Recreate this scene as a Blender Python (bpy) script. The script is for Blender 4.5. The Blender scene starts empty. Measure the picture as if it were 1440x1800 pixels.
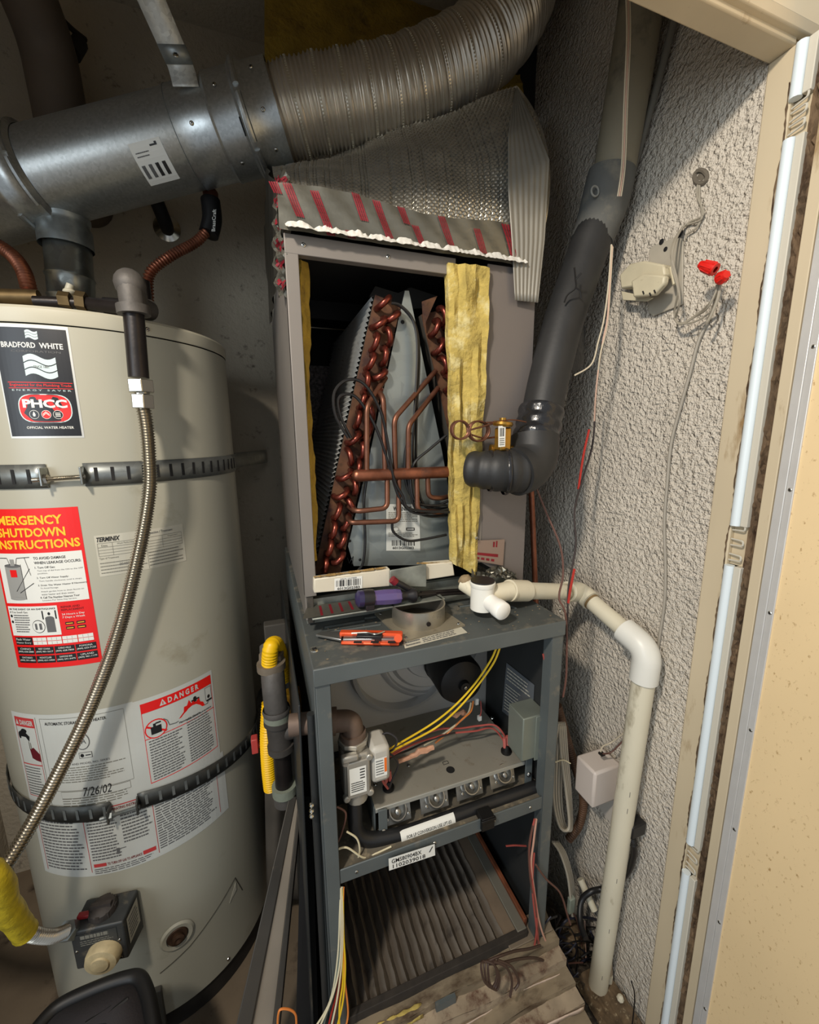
import bpy, bmesh, math, random
from mathutils import Vector, Matrix
random.seed(7)
S = bpy.context.scene
COL = S.collection
V = Vector
# ---------------------------------------------------------------- camera
F_PX = 720.0
YAW, PIT, ROL = 0.34546397, 0.18591956, -0.00945246
CAM = V((0, 0, 1.345))
_f = V((math.sin(YAW)*math.cos(PIT), math.cos(YAW)*math.cos(PIT), -math.sin(PIT)))
_r = V((math.cos(YAW), -math.sin(YAW), 0)); _u = _r.cross(_f)
RT = _r*math.cos(ROL) + _u*math.sin(ROL); UP = -_r*math.sin(ROL) + _u*math.cos(ROL)
cd = bpy.data.cameras.new('camera'); cam = bpy.data.objects.new('camera', cd); COL.objects.link(cam)
cd.sensor_fit = 'HORIZONTAL'; cd.sensor_width = 36; cd.lens = 36*F_PX/1440; cd.clip_start = .01
M = Matrix((RT, UP, -_f)).transposed().to_4x4(); M.translation = CAM
cam.matrix_world = M; S.camera = cam
# ---------------------------------------------------------------- world, lights, exposure
w = bpy.data.worlds.new('world'); S.world = w; w.use_nodes = True
bg = w.node_tree.nodes['Background']; bg.inputs[0].default_value = (.86, .93, 1, 1); bg.inputs[1].default_value = .50
def area(name, loc, target, size, power, color=(1, 1, 1), sy=None):
    l = bpy.data.lights.new(name, 'AREA'); l.energy = power; l.size = size; l.color = color
    if sy: l.shape = 'RECTANGLE'; l.size_y = sy
    o = bpy.data.objects.new(name, l); COL.objects.link(o); o.location = loc
    o.rotation_euler = (V(target)-V(loc)).to_track_quat('-Z', 'Y').to_euler(); return o
area('work_lamp', (-.50, -.07, 2.07), (.25, .8, 1.1), .10, 17.5, (1, .90, .77))
area('room_fill', (-1.75, -1.0, 1.62), (0, .95, 1.6), .9, 19, (.82, .92, 1), 1.3)  # unseen cool light added for soft fill and the duct's highlight
S.view_settings.view_transform = 'Standard'; S.view_settings.look = 'None'
S.view_settings.exposure = 0; S.view_settings.gamma = 1; S.view_settings.use_curve_mapping = False
# ---------------------------------------------------------------- photo rays -> points on real planes
def ray(x, y): return _f + RT*((x-720)/F_PX) - UP*((y-900)/F_PX)
def at(x, y, Y): q = ray(x, y); return CAM + q*(Y/q.y)
def atx(x, y, X): q = ray(x, y); return CAM + q*(X/q.x)
def atz(x, y, Z): q = ray(x, y); return CAM + q*((Z-CAM.z)/q.z)
# ---------------------------------------------------------------- materials
def lin(c):
    r = []
    for v in c:
        v = v/255.; r.append(v/12.92 if v <= .04045 else ((v+.055)/1.055)**2.4)
    return (*r, 1)
MATS = {}
def mat(name, c, rough=.5, metal=0, var=.0, vs=12, bump=0, bs=60, bd=.002, c2=None, dirt=0, ds=9, trans=0, vor=False, spec=.5, stretch=None, aniso=0):
    if name in MATS: return MATS[name]
    m = bpy.data.materials.new(name); MATS[name] = m; m.use_nodes = True
    nt = m.node_tree; N = nt.nodes; L = nt.links; b = N['Principled BSDF']
    b.inputs['Roughness'].default_value = rough; b.inputs['Metallic'].default_value = metal
    b.inputs['Base Color'].default_value = lin(c); b.inputs['Specular IOR Level'].default_value = spec
    if trans: b.inputs['Transmission Weight'].default_value = trans
    tc = N.new('ShaderNodeTexCoord'); src = tc.outputs['Object']
    if stretch:
        mp = N.new('ShaderNodeMapping'); mp.inputs['Scale'].default_value = stretch; L.new(src, mp.inputs[0]); src = mp.outputs[0]
    col = None
    if var or c2:
        if vor: t = N.new('ShaderNodeTexVoronoi'); t.inputs['Scale'].default_value = vs; fo = t.outputs['Color']
        else: t = N.new('ShaderNodeTexNoise'); t.inputs['Scale'].default_value = vs; t.inputs['Detail'].default_value = 6; fo = t.outputs['Fac']
        L.new(src, t.inputs['Vector'])
        rp = N.new('ShaderNodeMapRange'); rp.inputs['From Min'].default_value = .3 if not vor else 0; rp.inputs['From Max'].default_value = .7 if not vor else 1
        rp.inputs['To Min'].default_value = 1-var; rp.inputs['To Max'].default_value = 1+var*.6
        L.new(fo, rp.inputs['Value'])
        mx = N.new('ShaderNodeMix'); mx.data_type = 'RGBA'; mx.blend_type = 'MULTIPLY'; mx.inputs['Factor'].default_value = 1
        mx.inputs[6].default_value = lin(c); L.new(rp.outputs[0], mx.inputs[7]); col = mx.outputs[2]
        if c2 or dirt:
            n2 = N.new('ShaderNodeTexNoise'); n2.inputs['Scale'].default_value = ds; n2.inputs['Detail'].default_value = 8; n2.inputs['Roughness'].default_value = .65
            L.new(src, n2.inputs['Vector'])
            r2 = N.new('ShaderNodeMapRange'); r2.inputs['From Min'].default_value = .62-.3*dirt; r2.inputs['From Max'].default_value = .74-.2*dirt
            L.new(n2.outputs['Fac'], r2.inputs['Value'])
            m2 = N.new('ShaderNodeMix'); m2.data_type = 'RGBA'; L.new(r2.outputs[0], m2.inputs['Factor'])
            L.new(col, m2.inputs[6]); m2.inputs[7].default_value = lin(c2); col = m2.outputs[2]
            if metal:
                m3 = N.new('ShaderNodeMapRange'); m3.inputs['To Min'].default_value = metal; m3.inputs['To Max'].default_value = metal*.3
                L.new(r2.outputs[0], m3.inputs['Value']); L.new(m3.outputs[0], b.inputs['Metallic'])
        L.new(col, b.inputs['Base Color'])
    if bump:
        n = N.new('ShaderNodeTexNoise'); n.inputs['Scale'].default_value = bs; n.inputs['Detail'].default_value = 3
        L.new(src, n.inputs['Vector'])
        bn = N.new('ShaderNodeBump'); bn.inputs['Strength'].default_value = bump; bn.inputs['Distance'].default_value = bd
        L.new(n.outputs['Fac'], bn.inputs['Height']); L.new(bn.outputs[0], b.inputs['Normal'])
    return m
# ---------------------------------------------------------------- objects
ORG = {}
def empty(name, label, cat, loc=(0, 0, 0), group=None):
    o = bpy.data.objects.new(name, None); COL.objects.link(o); o.location = loc; ORG[o.name] = V(loc); o.empty_display_size = .05
    tag(o, label, cat, group); return o
def tag(o, label=None, cat=None, group=None, kind=None):
    if label: o['label'] = label
    if cat: o['category'] = cat
    if group: o['group'] = group
    if kind: o['kind'] = kind
    return o
class MB:
    def __init__(s): s.v = []; s.f = []; s.m = []; s.cm = 0
    def add(s, vs, fs):
        b = len(s.v); s.v += [V(p) for p in vs]; s.f += [tuple(b+i for i in f) for f in fs]; s.m += [s.cm]*len(fs); return s
    def box(s, c, size, R=None):
        c = V(c); x, y, z = (d/2 for d in size); P = []
        for dx, dy, dz in ((-x,-y,-z),(x,-y,-z),(x,y,-z),(-x,y,-z),(-x,-y,z),(x,-y,z),(x,y,z),(-x,y,z)):
            p = V((dx, dy, dz)); P.append(c+(R @ p if R else p))
        return s.add(P, [(0,3,2,1),(4,5,6,7),(0,1,5,4),(1,2,6,5),(2,3,7,6),(3,0,4,7)])
    def bb(s, a, b): return s.box((V(a)+V(b))/2, [abs(b[i]-a[i]) for i in range(3)])
    def hexa(s, P): return s.add(P, [(0,3,2,1),(4,5,6,7),(0,1,5,4),(1,2,6,5),(2,3,7,6),(3,0,4,7)])
    def slab(s, P, d):           # polygon P extruded by vector d
        n = len(P); P = [V(p) for p in P]; d = V(d)
        return s.add(P+[p+d for p in P], [tuple(range(n))[::-1], tuple(range(n, 2*n))]+[(i, (i+1) % n, n+(i+1) % n, n+i) for i in range(n)])
    def tube(s, P, r, n=12, closed=False, cap=True, rf=None, squash=None):
        P = [V(p) for p in P]; m = len(P); T = []
        for i in range(m):
            a = P[(i-1) % m if closed else max(i-1, 0)]; b = P[(i+1) % m if closed else min(i+1, m-1)]
            t = (b-a); T.append(t.normalized() if t.length > 1e-9 else V((0, 0, 1)))
        u = T[0].orthogonal().normalized(); vs = []; L = 0
        for i in range(m):
            if i: L += (P[i]-P[i-1]).length
            u = (u-T[i]*u.dot(T[i])).normalized(); w = T[i].cross(u)
            rr = rf(L) if rf else r
            for j in range(n):
                a = 2*math.pi*j/n; vs.append(P[i]+(u*math.cos(a)+w*math.sin(a))*rr)
        fs = []
        for i in range(m if closed else m-1):
            for j in range(n):
                a = i*n+j; b = i*n+(j+1) % n; c = ((i+1) % m)*n+(j+1) % n; d = ((i+1) % m)*n+j; fs.append((a, b, c, d))
        if cap and not closed: fs += [tuple(range(n))[::-1], tuple((m-1)*n+j for j in range(n))]
        return s.add(vs, fs)
    def cyl(s, a, b, r, n=20, r2=None):
        a = V(a); b = V(b); r2 = r if r2 is None else r2; L = (b-a).length
        return s.tube([a, b], r, n, rf=lambda l: r if l < L/2 else r2)
    def ring(s, a, b, ro, ri, n=32):   # hollow pipe stub
        a = V(a); b = V(b); t = (b-a).normalized(); u = t.orthogonal().normalized(); w = t.cross(u); vs = []
        for c, r in ((a, ro), (b, ro), (b, ri), (a, ri)):
            vs += [c+(u*math.cos(2*math.pi*j/n)+w*math.sin(2*math.pi*j/n))*r for j in range(n)]
        return s.add(vs, [(k*n+j, k*n+(j+1) % n, ((k+1) % 4)*n+(j+1) % n, ((k+1) % 4)*n+j) for k in range(4) for j in range(n)])
    def lathe(s, prof, o, ax=V((0, 0, 1)), n=48, a0=0, a1=2*math.pi):
        o = V(o); ax = V(ax).normalized(); u = ax.orthogonal().normalized() if abs(ax.z) < .999 else V((0, -1, 0)); w = ax.cross(u)
        full = abs(a1-a0-2*math.pi) < 1e-6; k = n if full else n+1; vs = []
        for (r, h) in prof:
            for j in range(k):
                a = a0+(a1-a0)*j/n; vs.append(o+ax*h+(u*math.cos(a)+w*math.sin(a))*r)
        fs = [(i*k+j, i*k+(j+1) % k, (i+1)*k+(j+1) % k, (i+1)*k+j) for i in range(len(prof)-1) for j in range(n)]
        return s.add(vs, fs)
    def ball(s, c, r, n=12, sq=(1, 1, 1)):
        c = V(c); prof = []; vs = []; fs = []; h = n//2
        for i in range(h+1):
            a = math.pi*i/h
            for j in range(n):
                b = 2*math.pi*j/n; vs.append(c+V((r*math.sin(a)*math.cos(b)*sq[0], r*math.sin(a)*math.sin(b)*sq[1], r*math.cos(a)*sq[2])))
        fs = [(i*n+j, i*n+(j+1) % n, (i+1)*n+(j+1) % n, (i+1)*n+j) for i in range(h) for j in range(n)]
        return s.add(vs, fs)
    def grid(s, fn, nu, nv):
        vs = [fn(i/nu, j/nv) for j in range(nv+1) for i in range(nu+1)]
        return s.add(vs, [(j*(nu+1)+i, j*(nu+1)+i+1, (j+1)*(nu+1)+i+1, (j+1)*(nu+1)+i) for j in range(nv) for i in range(nu)])
    def build(s, name, m, parent=None, bevel=0, smooth=40, solid=0, sub=0, lab=None, flip=False):
        ms = m if isinstance(m, (list, tuple)) else [m]
        if parent is not None: org = ORG[parent.name]
        else:
            xs = [p.x for p in s.v]; ys = [p.y for p in s.v]; zs = [p.z for p in s.v]
            org = V(((min(xs)+max(xs))/2, (min(ys)+max(ys))/2, min(zs)))
        me = bpy.data.meshes.new(name); me.from_pydata([p-org for p in s.v], [], s.f)
        for q in ms: me.materials.append(q)
        if len(ms) > 1: me.polygons.foreach_set('material_index', s.m)
        bm = bmesh.new(); bm.from_mesh(me); bmesh.ops.recalc_face_normals(bm, faces=bm.faces)
        if flip: bmesh.ops.reverse_faces(bm, faces=bm.faces)
        bm.to_mesh(me); bm.free()
        if smooth:
            me.polygons.foreach_set('use_smooth', [True]*len(me.polygons)); me.set_sharp_from_angle(angle=math.radians(smooth))
        o = bpy.data.objects.new(name, me); COL.objects.link(o)
        if parent is not None: o.parent = parent; ORG[o.name] = org
        else: o.location = org; ORG[o.name] = org
        if bevel:
            b = o.modifiers.new('bevel', 'BEVEL'); b.width = bevel; b.segments = 2; b.limit_method = 'ANGLE'; b.angle_limit = math.radians(40); b.harden_normals = False
        if solid: q = o.modifiers.new('solid', 'SOLIDIFY'); q.thickness = solid; q.offset = 0
        if sub: q = o.modifiers.new('sub', 'SUBSURF'); q.levels = q.render_levels = sub
        if lab: o['label'] = lab
        return o
def inst(me, name, parent, mw):      # a copy that shares mesh data; mesh is modelled round its own origin
    o = bpy.data.objects.new(name, me); COL.objects.link(o); m = mw.copy(); m.translation = m.translation-ORG[parent.name]
    o.parent = parent; o.matrix_local = m; ORG[o.name] = ORG[parent.name]; return o
def frame(p, x, z):
    x = V(x).normalized(); z = (V(z)-x*V(z).dot(x)).normalized(); y = z.cross(x); m = Matrix((x, y, z)).transposed().to_4x4(); m.translation = V(p); return m
def spl(P, k=6, closed=False):
    P = [V(p) for p in P]; n = len(P); out = []
    for i in range(n if closed else n-1):
        g = (lambda j: P[j % n]) if closed else (lambda j: P[min(max(j, 0), n-1)])
        a, b, c, d = g(i-1), g(i), g(i+1), g(i+2)
        for t in range(k):
            t /= k; out.append(.5*((2*b)+(c-a)*t+(2*a-5*b+4*c-d)*t*t+(3*b-a-3*c+d)*t**3))
    if not closed: out.append(P[-1])
    return out
def fil(P, r, k=7):                 # polyline with rounded corners
    P = [V(p) for p in P]; out = [P[0]]
    for i in range(1, len(P)-1):
        a = (P[i-1]-P[i]); b = (P[i+1]-P[i]); d = min(r, a.length*.49, b.length*.49); p = P[i]+a.normalized()*d; q = P[i]+b.normalized()*d
        for j in range(k+1):
            t = j/k; out.append(p*(1-t)**2+P[i]*2*t*(1-t)+q*t*t)
    return out+[P[-1]]
def resample(P, step):
    P = [V(p) for p in P]; D = [0]
    for i in range(1, len(P)): D.append(D[-1]+(P[i]-P[i-1]).length)
    n = max(2, int(D[-1]/step)); out = []; j = 0
    for i in range(n+1):
        d = D[-1]*i/n
        while j < len(P)-2 and D[j+1] < d: j += 1
        t = (d-D[j])/max(1e-9, D[j+1]-D[j]); out.append(P[j].lerp(P[j+1], min(1, t)))
    return out
def corr(P, r, pitch, depth, n=14, k=4):   # corrugated tube
    mb = MB(); P = resample(P, pitch/k); mb.tube(P, r, n, rf=lambda L: r-depth/2+depth/2*math.cos(2*math.pi*L/pitch)); return mb
# ---------------------------------------------------------------- writing
_TX = {}
def glyphs(s, bold=0, shear=0):
    k = (s, bold, shear)
    if k in _TX: return _TX[k]
    c = bpy.data.curves.new('t', 'FONT'); c.body = s; c.size = 1; c.offset = bold; c.resolution_u = 2; c.shear = shear
    o = bpy.data.objects.new('t', c); COL.objects.link(o); dg = bpy.context.evaluated_depsgraph_get()
    me = o.evaluated_get(dg).to_mesh(); vs = [tuple(v.co) for v in me.vertices]; fs = [tuple(p.vertices) for p in me.polygons]
    bpy.data.objects.remove(o); bpy.data.curves.remove(c)
    x0 = min(v[0] for v in vs); x1 = max(v[0] for v in vs); y0 = min(v[1] for v in vs); y1 = max(v[1] for v in vs)
    _TX[k] = ([((v[0]-x0)/(x1-x0), (v[1]-y0)/(y1-y0)) for v in vs], fs); return _TX[k]
class Label:
    """flat print laid on a surface; mp(u, v, h) -> point, u and v run 0..1, v upwards"""
    def __init__(s, mp, base, seg=(1, 1), thick=.0004):
        s.mp = mp; s.mats = []; s.mb = MB(); s.h = thick; s.k = 1; s.seg = seg; s.rect(0, 0, 1, 1, base, layer=0)
    def mi(s, m):
        if m not in s.mats: s.mats.append(m)
        s.mb.cm = s.mats.index(m)
    def hh(s, layer): return s.h*(1+layer*.55)
    def rect(s, u0, v0, u1, v1, m, layer=1):
        s.mi(m); nu = max(1, int(s.seg[0]*abs(u1-u0)+.99)); nv = max(1, int(s.seg[1]*abs(v1-v0)+.99)); h = s.hh(layer)
        s.mb.grid(lambda a, b: s.mp(u0+(u1-u0)*a, v0+(v1-v0)*b, h), nu, nv)
    def poly(s, pts, m, layer=1): s.mi(m); s.mb.add([s.mp(a, b, s.hh(layer)) for a, b in pts], [tuple(range(len(pts)))])
    def disc(s, u, v, ru, rv, m, layer=1, n=20): s.poly([(u+ru*math.cos(2*math.pi*i/n), v+rv*math.sin(2*math.pi*i/n)) for i in range(n)], m, layer)
    def text(s, t, u0, v0, u1, v1, m, bold=0, shear=0, layer=2):
        s.mi(m); vs, fs = glyphs(t, bold, shear); s.mb.add([s.mp(u0+(u1-u0)*a, v0+(v1-v0)*b, s.hh(layer)) for a, b in vs], fs)
    def lines(s, u0, v0, u1, v1, n, m, fill=.5, layer=2, rag=.2, word=.05):
        dv = (v1-v0)/n
        for i in range(n):
            v = v1-dv*(i+1); u = u0; e = u1-random.random()*rag*(u1-u0)
            while u < e:
                wl = word*random.uniform(.5, 1.5)*(u1-u0)*2; s.rect(u, v+dv*(1-fill)/2, min(u+wl, e), v+dv*(1+fill)/2, m, layer); u += wl+word*.35*(u1-u0)
    def frame(s, u0, v0, u1, v1, m, t=.006, tv=None, layer=2):
        tv = tv or t
        for q in ((u0, v0, u1, v0+tv), (u0, v1-tv, u1, v1), (u0, v0, u0+t, v1), (u1-t, v0, u1, v1)): s.rect(*q, m, layer)
    def bars(s, u0, v0, u1, v1, m, n=34, layer=2):
        wds = [random.choice((1, 1, 2, 3)) for _ in range(n)]; tot = sum(wds); u = u0; sc = (u1-u0)/tot
        for i, q in enumerate(wds):
            if i % 2 == 0: s.rect(u, v0, u+q*sc, v1, m, layer)
            u += q*sc
    def build(s, name, parent, lab=None): return s.mb.build(name, s.mats, parent, smooth=0, lab=lab)
def flatmap(O, A, B):               # O lower-left, A lower-right, B upper-left
    O = V(O); ex = V(A)-O; ey = V(B)-O; n = ex.cross(ey).normalized()
    return lambda u, v, h: O+ex*u+ey*v+n*h
def quadmap(bl, br, tr, tl):        # bilinear on a (planar) quad
    n = (V(br)-V(bl)).cross(V(tl)-V(bl)).normalized()
    return lambda u, v, h: (bl.lerp(br, u)).lerp(tl.lerp(tr, u), v)+n*h
def cylmap(cx, cy, R, a0, a1, z0, z1):   # angles in degrees measured from -Y towards +X
    def f(u, v, h):
        a = math.radians(a0+(a1-a0)*u); return V((cx+(R+h)*math.sin(a), cy-(R+h)*math.cos(a), z0+(z1-z0)*v))
    return f
# shared print inks
INK = mat('black_ink', (22, 22, 24), .5); WH = mat('white_paper', (225, 225, 218), .55); GRN = mat('grey_print', (95, 95, 95), .6)
RED = mat('red_print', (225, 22, 20), .45); YEL = mat('yellow_print', (255, 190, 40), .45); BLK = mat('black_label', (22, 23, 28), .35)
WH2 = mat('aged_paper', (190, 186, 170), .6, var=.12, vs=20)
# shared metals etc
GALV = mat('galvanized_steel', (182, 186, 186), .34, .88, var=.16, vs=240, vor=True, bump=.06, bs=40, bd=.002)
GALVD = mat('dull_galvanized', (150, 156, 156), .45, .75, var=.25, vs=60, c2=(110, 105, 92), dirt=.15, ds=14)
CHROME = mat('bright_steel', (200, 198, 190), .22, 1)
STEEL = mat('stainless_steel', (178, 172, 160), .28, 1)
IRON = mat('black_iron_pipe', (38, 33, 32), .38, .4, var=.3, vs=25, bump=.15, bs=90)
CAST = mat('cast_iron_fitting', (92, 88, 84), .6, .35, var=.2, vs=40, bump=.25, bs=120)
CU = mat('copper', (146, 92, 70), .42, .85, var=.4, vs=30, c2=(84, 52, 40), dirt=.25, ds=40)
CUR = mat('copper_bend_red', (132, 66, 54), .3, .85, var=.4, vs=40, c2=(70, 34, 28), dirt=.3, ds=60)
PVC = mat('aged_pvc', (218, 210, 186), .42, var=.08, vs=10, c2=(150, 138, 110), dirt=.05, ds=18, stretch=(1, 1, .4))
PVCW = mat('white_pvc', (228, 226, 216), .38, var=.05, vs=10)
FURN = mat('furnace_grey_paint', (84, 90, 90), .48, var=.15, vs=8, c2=(112, 108, 98), dirt=.12, ds=20, bump=.05, bs=300)
FURND = mat('dusty_furnace_top', (72, 76, 75), .6, var=.2, vs=10, c2=(120, 114, 100), dirt=.3, ds=16, bump=.1, bs=200)
COILC = mat('taupe_cabinet_paint', (122, 116, 110), .45, .1, var=.08, vs=6)
BLACK = mat('matte_black', (16, 15, 15), .7)
RUBB = mat('black_foam_rubber', (38, 38, 38), .55, var=.2, vs=25, bump=.2, bs=150, bd=.001)
SCREW = None
def screw_mesh():
    global SCREW
    if SCREW is None:
        mb = MB(); n = 8
        mb.lathe([(0, .0016), (.0022, .0015), (.0034, .0008), (.0038, 0)], (0, 0, 0), n=10); mb.cm = 1
        mb.box((0, 0, .0014), (.0045, .0009, .0008)); mb.box((0, 0, .0014), (.0009, .0045, .0008))
        me = bpy.data.meshes.new('screw'); me.from_pydata(mb.v, [], mb.f); me.materials.append(CHROME); me.materials.append(BLACK); me.polygons.foreach_set('material_index', mb.m)
        SCREW = me
    return SCREW
def screw(parent, p, n, s=1):
    m = frame(p, V(n).orthogonal(), n); return inst(screw_mesh(), 'screw', parent, m @ Matrix.Scale(s, 4))
def hexnut(mb, a, b, r): mb.cyl(a, b, r, n=6)
# ================================================================ the setting
def stucco(name, c, c2, strength=1.0, scale=85, dist=.006):
    m = mat(name, c, .85, var=.10, vs=5, c2=c2, dirt=.04, ds=30); nt = m.node_tree; N = nt.nodes; L = nt.links
    tc = N['Texture Coordinate'].outputs['Object']
    n1 = N.new('ShaderNodeTexNoise'); n1.inputs['Scale'].default_value = scale; n1.inputs['Detail'].default_value = 2; n1.inputs['Distortion'].default_value = 0; L.new(tc, n1.inputs['Vector'])
    r = N.new('ShaderNodeMapRange'); r.inputs['From Min'].default_value = .30; r.inputs['From Max'].default_value = .70; L.new(n1.outputs['Fac'], r.inputs['Value'])
    b = N.new('ShaderNodeBump'); b.inputs['Strength'].default_value = strength; b.inputs['Distance'].default_value = dist
    L.new(r.outputs[0], b.inputs['Height']); L.new(b.outputs[0], N['Principled BSDF'].inputs['Normal']); return m
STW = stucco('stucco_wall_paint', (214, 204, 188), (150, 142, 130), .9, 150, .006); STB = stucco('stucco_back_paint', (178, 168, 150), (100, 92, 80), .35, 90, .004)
CREAM = mat('cream_paint', (236, 218, 184), .55, var=.05, vs=4)
JAMB = mat('old_jamb_paint', (206, 190, 160), .55, var=.08, vs=9, c2=(150, 122, 84), dirt=.10, ds=22, stretch=(1, 1, .25))
JAMBD = mat('rotted_jamb_crack', (104, 84, 62), .9, var=.5, vs=60, c2=(60, 40, 22), dirt=.5, ds=70, bump=.6, bs=120, stretch=(1, 1, .3))
def struct(mb, name, m, parent=None, **k):
    o = mb.build(name, m, parent, **k)
    if parent is None: o['kind'] = 'structure'
    return o
XW, YB, XL, ZC = .70, 1.42, -.82, 2.42
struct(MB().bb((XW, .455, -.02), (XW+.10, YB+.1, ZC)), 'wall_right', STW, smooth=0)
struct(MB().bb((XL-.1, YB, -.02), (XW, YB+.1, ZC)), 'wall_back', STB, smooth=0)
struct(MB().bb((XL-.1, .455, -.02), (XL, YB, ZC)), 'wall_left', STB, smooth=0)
struct(MB().bb((XL-.1, .432, 1.845), (XW+.10, .455, ZC)), 'wall_front', CREAM, smooth=0)
struct(MB().bb((XL-.1, .455, ZC), (XW+.1, YB+.1, ZC+.05)), 'ceiling', STB, smooth=0)
fl = mat('dusty_concrete', (118, 104, 86), .9, var=.25, vs=8, c2=(60, 50, 40), dirt=.2, ds=12, bump=.3, bs=60)
struct(MB().bb((XL-.1, -.6, -.04), (XW+.1, YB+.1, 0)), 'floor', fl, smooth=0)
# header over the doorway: soffit board with a routed edge and a little sagging paint
mb = MB(); mb.bb((XL-.1, .428, 1.842), (XW-.001, .459, 1.858)); struct(mb, 'trim_1', JAMB, bevel=.002)
mb = MB(); mb.bb((XL-.1, .420, 1.850), (XW+.2, .431, 1.866)); struct(mb, 'trim_2', JAMB, bevel=.002)
# right jamb, from the closet outward: flat board, weatherstrip, stop, cracked seam, edge board, groove
jb = MB(); jb.bb((XW-.004, .424, 0), (XW+.1, .459, 1.842)); J = struct(jb, 'trim_3', JAMB, bevel=.002)
def jp(name, y0, y1, x, z0, z1, m, bev=.001, lab=None): return MB().bb((x, y0, z0), (XW+.1, y1, z1)).build(name, m, J, bevel=bev, lab=lab)
VIN = mat('white_vinyl_strip', (226, 236, 240), .35)
VIN2 = mat('dull_vinyl_edge', (206, 200, 184), .5)
for z0, z1 in ((0, .535), (.60, 1.135), (1.20, 1.728), (1.775, 1.838)):
    mb = MB(); mb.tube(resample([V((XW-.004, .4185, z0)), V((XW-.004, .4185, z1))], .05), .0072, 10); mb.build('weatherstrip', VIN, J, lab='pale blue-white vinyl weatherstrip')
    jp('stop_strip', .401, .411, XW-.006, z0, z1, VIN2)
for z0, z1 in ((.535, .60), (1.135, 1.20), (1.728, 1.775)):      # exposed clips between the strips
    jp('stop_gap', .401, .424, XW+.004, z0, z1, JAMB)
    for k in range(3):
        zz = z0+.008+k*(z1-z0-.016)/2; mb = MB(); mb.tube(fil([V((XW-.001, .423, zz)), V((XW-.004, .404, zz+.002)), V((XW-.004, .404, zz+.010)), V((XW-.001, .423, zz+.010))], .003), .0014, 6); mb.build('staple', VIN2, J)
jp('edge_board', .374, .389, XW-.003, 0, 1.842, JAMB)
# the rotted seam: a ragged strip of wood, modelled with a wandering edge
mb = MB(); rnd = random.Random(3)
def seam(u, v):
    z = v*1.842; y = .389+u*.013; d = .0035*math.sin(u*math.pi)*(1 if rnd.random() < .75 else -.3); return V((XW-.0005+d*1.2+rnd.uniform(0, .0015), y+rnd.uniform(-.0012, .0012)*(0 < u < 1), z))
mb.grid(seam, 5, 260); mb.build('cracked_seam', JAMBD, J, smooth=0, lab='brown cracked and rotted wood seam')
mb = MB(); mb.grid(lambda u, v: V((XW-.0045-rnd.uniform(0, .0004), .4255+u*.0022+.0012*math.sin(v*90)+rnd.uniform(-.0010, .0010), v*1.8)), 1, 300); mb.build('caulk_gap', JAMBD, J, smooth=0, lab='dark ragged gap in the paint')
# door leaf standing open beside the jamb
DR = empty('door_1', 'cream door leaf', 'door', (XW, .36, 0)); del DR['label']; del DR['category']; DR['kind'] = 'structure'
drm = mat('speckled_cream_door', (236, 208, 160), .6, var=.06, vs=5, c2=(168, 130, 78), dirt=.08, ds=170, stretch=(1, 1, .6))
MB().bb((XW+.001, -.55, 0), (XW+.04, .3605, 2.06)).build('door_panel', drm, DR, bevel=.002)
mw = mat('white_metal_edge', (214, 212, 208), .35, .3, var=.06, vs=20)
mb = MB(); mb.slab([V((XW-.003, .361, 0)), V((XW-.003, .3725, 0)), V((XW+.03, .3725, 0)), V((XW+.03, .361, 0))], (0, 0, 2.06)); mb.bb((XW-.0015, .352, 0), (XW+.002, .361, 2.06)); mb.build('metal_edge', mw, DR, bevel=.0008, lab='white metal edge strip')
for z in (.11, .30, .50, .694, .881, 1.079, 1.264, 1.455, 1.64, 1.83): screw(DR, V((XW-.0015, .3565, z)), (-1, 0, 0), .8)
# paint-roller hole in the stucco where the low-voltage cable comes out
# ================================================================ water heater
HX, HY, HR = -.317, 1.105, .255
TANK = mat('tank_beige_enamel', (172, 169, 153), .32, var=.04, vs=3, c2=(150, 144, 124), dirt=.02, ds=6)
WHr = empty('water_heater', 'tall beige cylindrical gas water heater with stickers, strapped to the wall', 'water heater', (HX, HY, 0))
hm = lambda a0, a1, z0, z1, R=HR: cylmap(HX, HY, R, a0, a1, z0, z1)
mb = MB(); mb.lathe([(0, .055), (HR-.004, .055), (HR, .06), (HR, 1.522), (HR-.004, 1.524), (0, 1.524)], (HX, HY, 0), n=96); mb.build('tank', TANK, WHr, smooth=30)
mb = MB(); mb.lathe([(HR+.0006, 1.5245), (HR+.0015, 1.527), (HR+.0015, 1.546), (HR-.002, 1.5505), (HR-.012, 1.549), (HR-.016, 1.541), (.05, 1.537), (.05, 1.53), (0, 1.53)], (HX, HY, 0), n=96); mb.build('top_cap', mat('cap_beige_enamel', (184, 179, 160), .35, var=.04, vs=4), WHr, smooth=30)
mb = MB(); mb.lathe([(HR-.02, 0), (HR-.006, .004), (HR-.006, .056), (HR-.02, .056)], (HX, HY, 0), n=96); mb.build('base_ring', mat('rusty_base_ring', (46, 42, 38), .7, .2, var=.4, vs=30), WHr)
def hp(a, z, r=0): a = math.radians(a); return V((HX+(HR+r)*math.sin(a), HY-(HR+r)*math.cos(a), z))
def hn(a): a = math.radians(a); return V((math.sin(a), -math.cos(a), 0))
for a, z in ((34, 1.535), (-36, 1.535), (100, 1.535), (37, .075), (-20, .08)): screw(WHr, hp(a, z, .0012), hn(a), 1.1)
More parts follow.
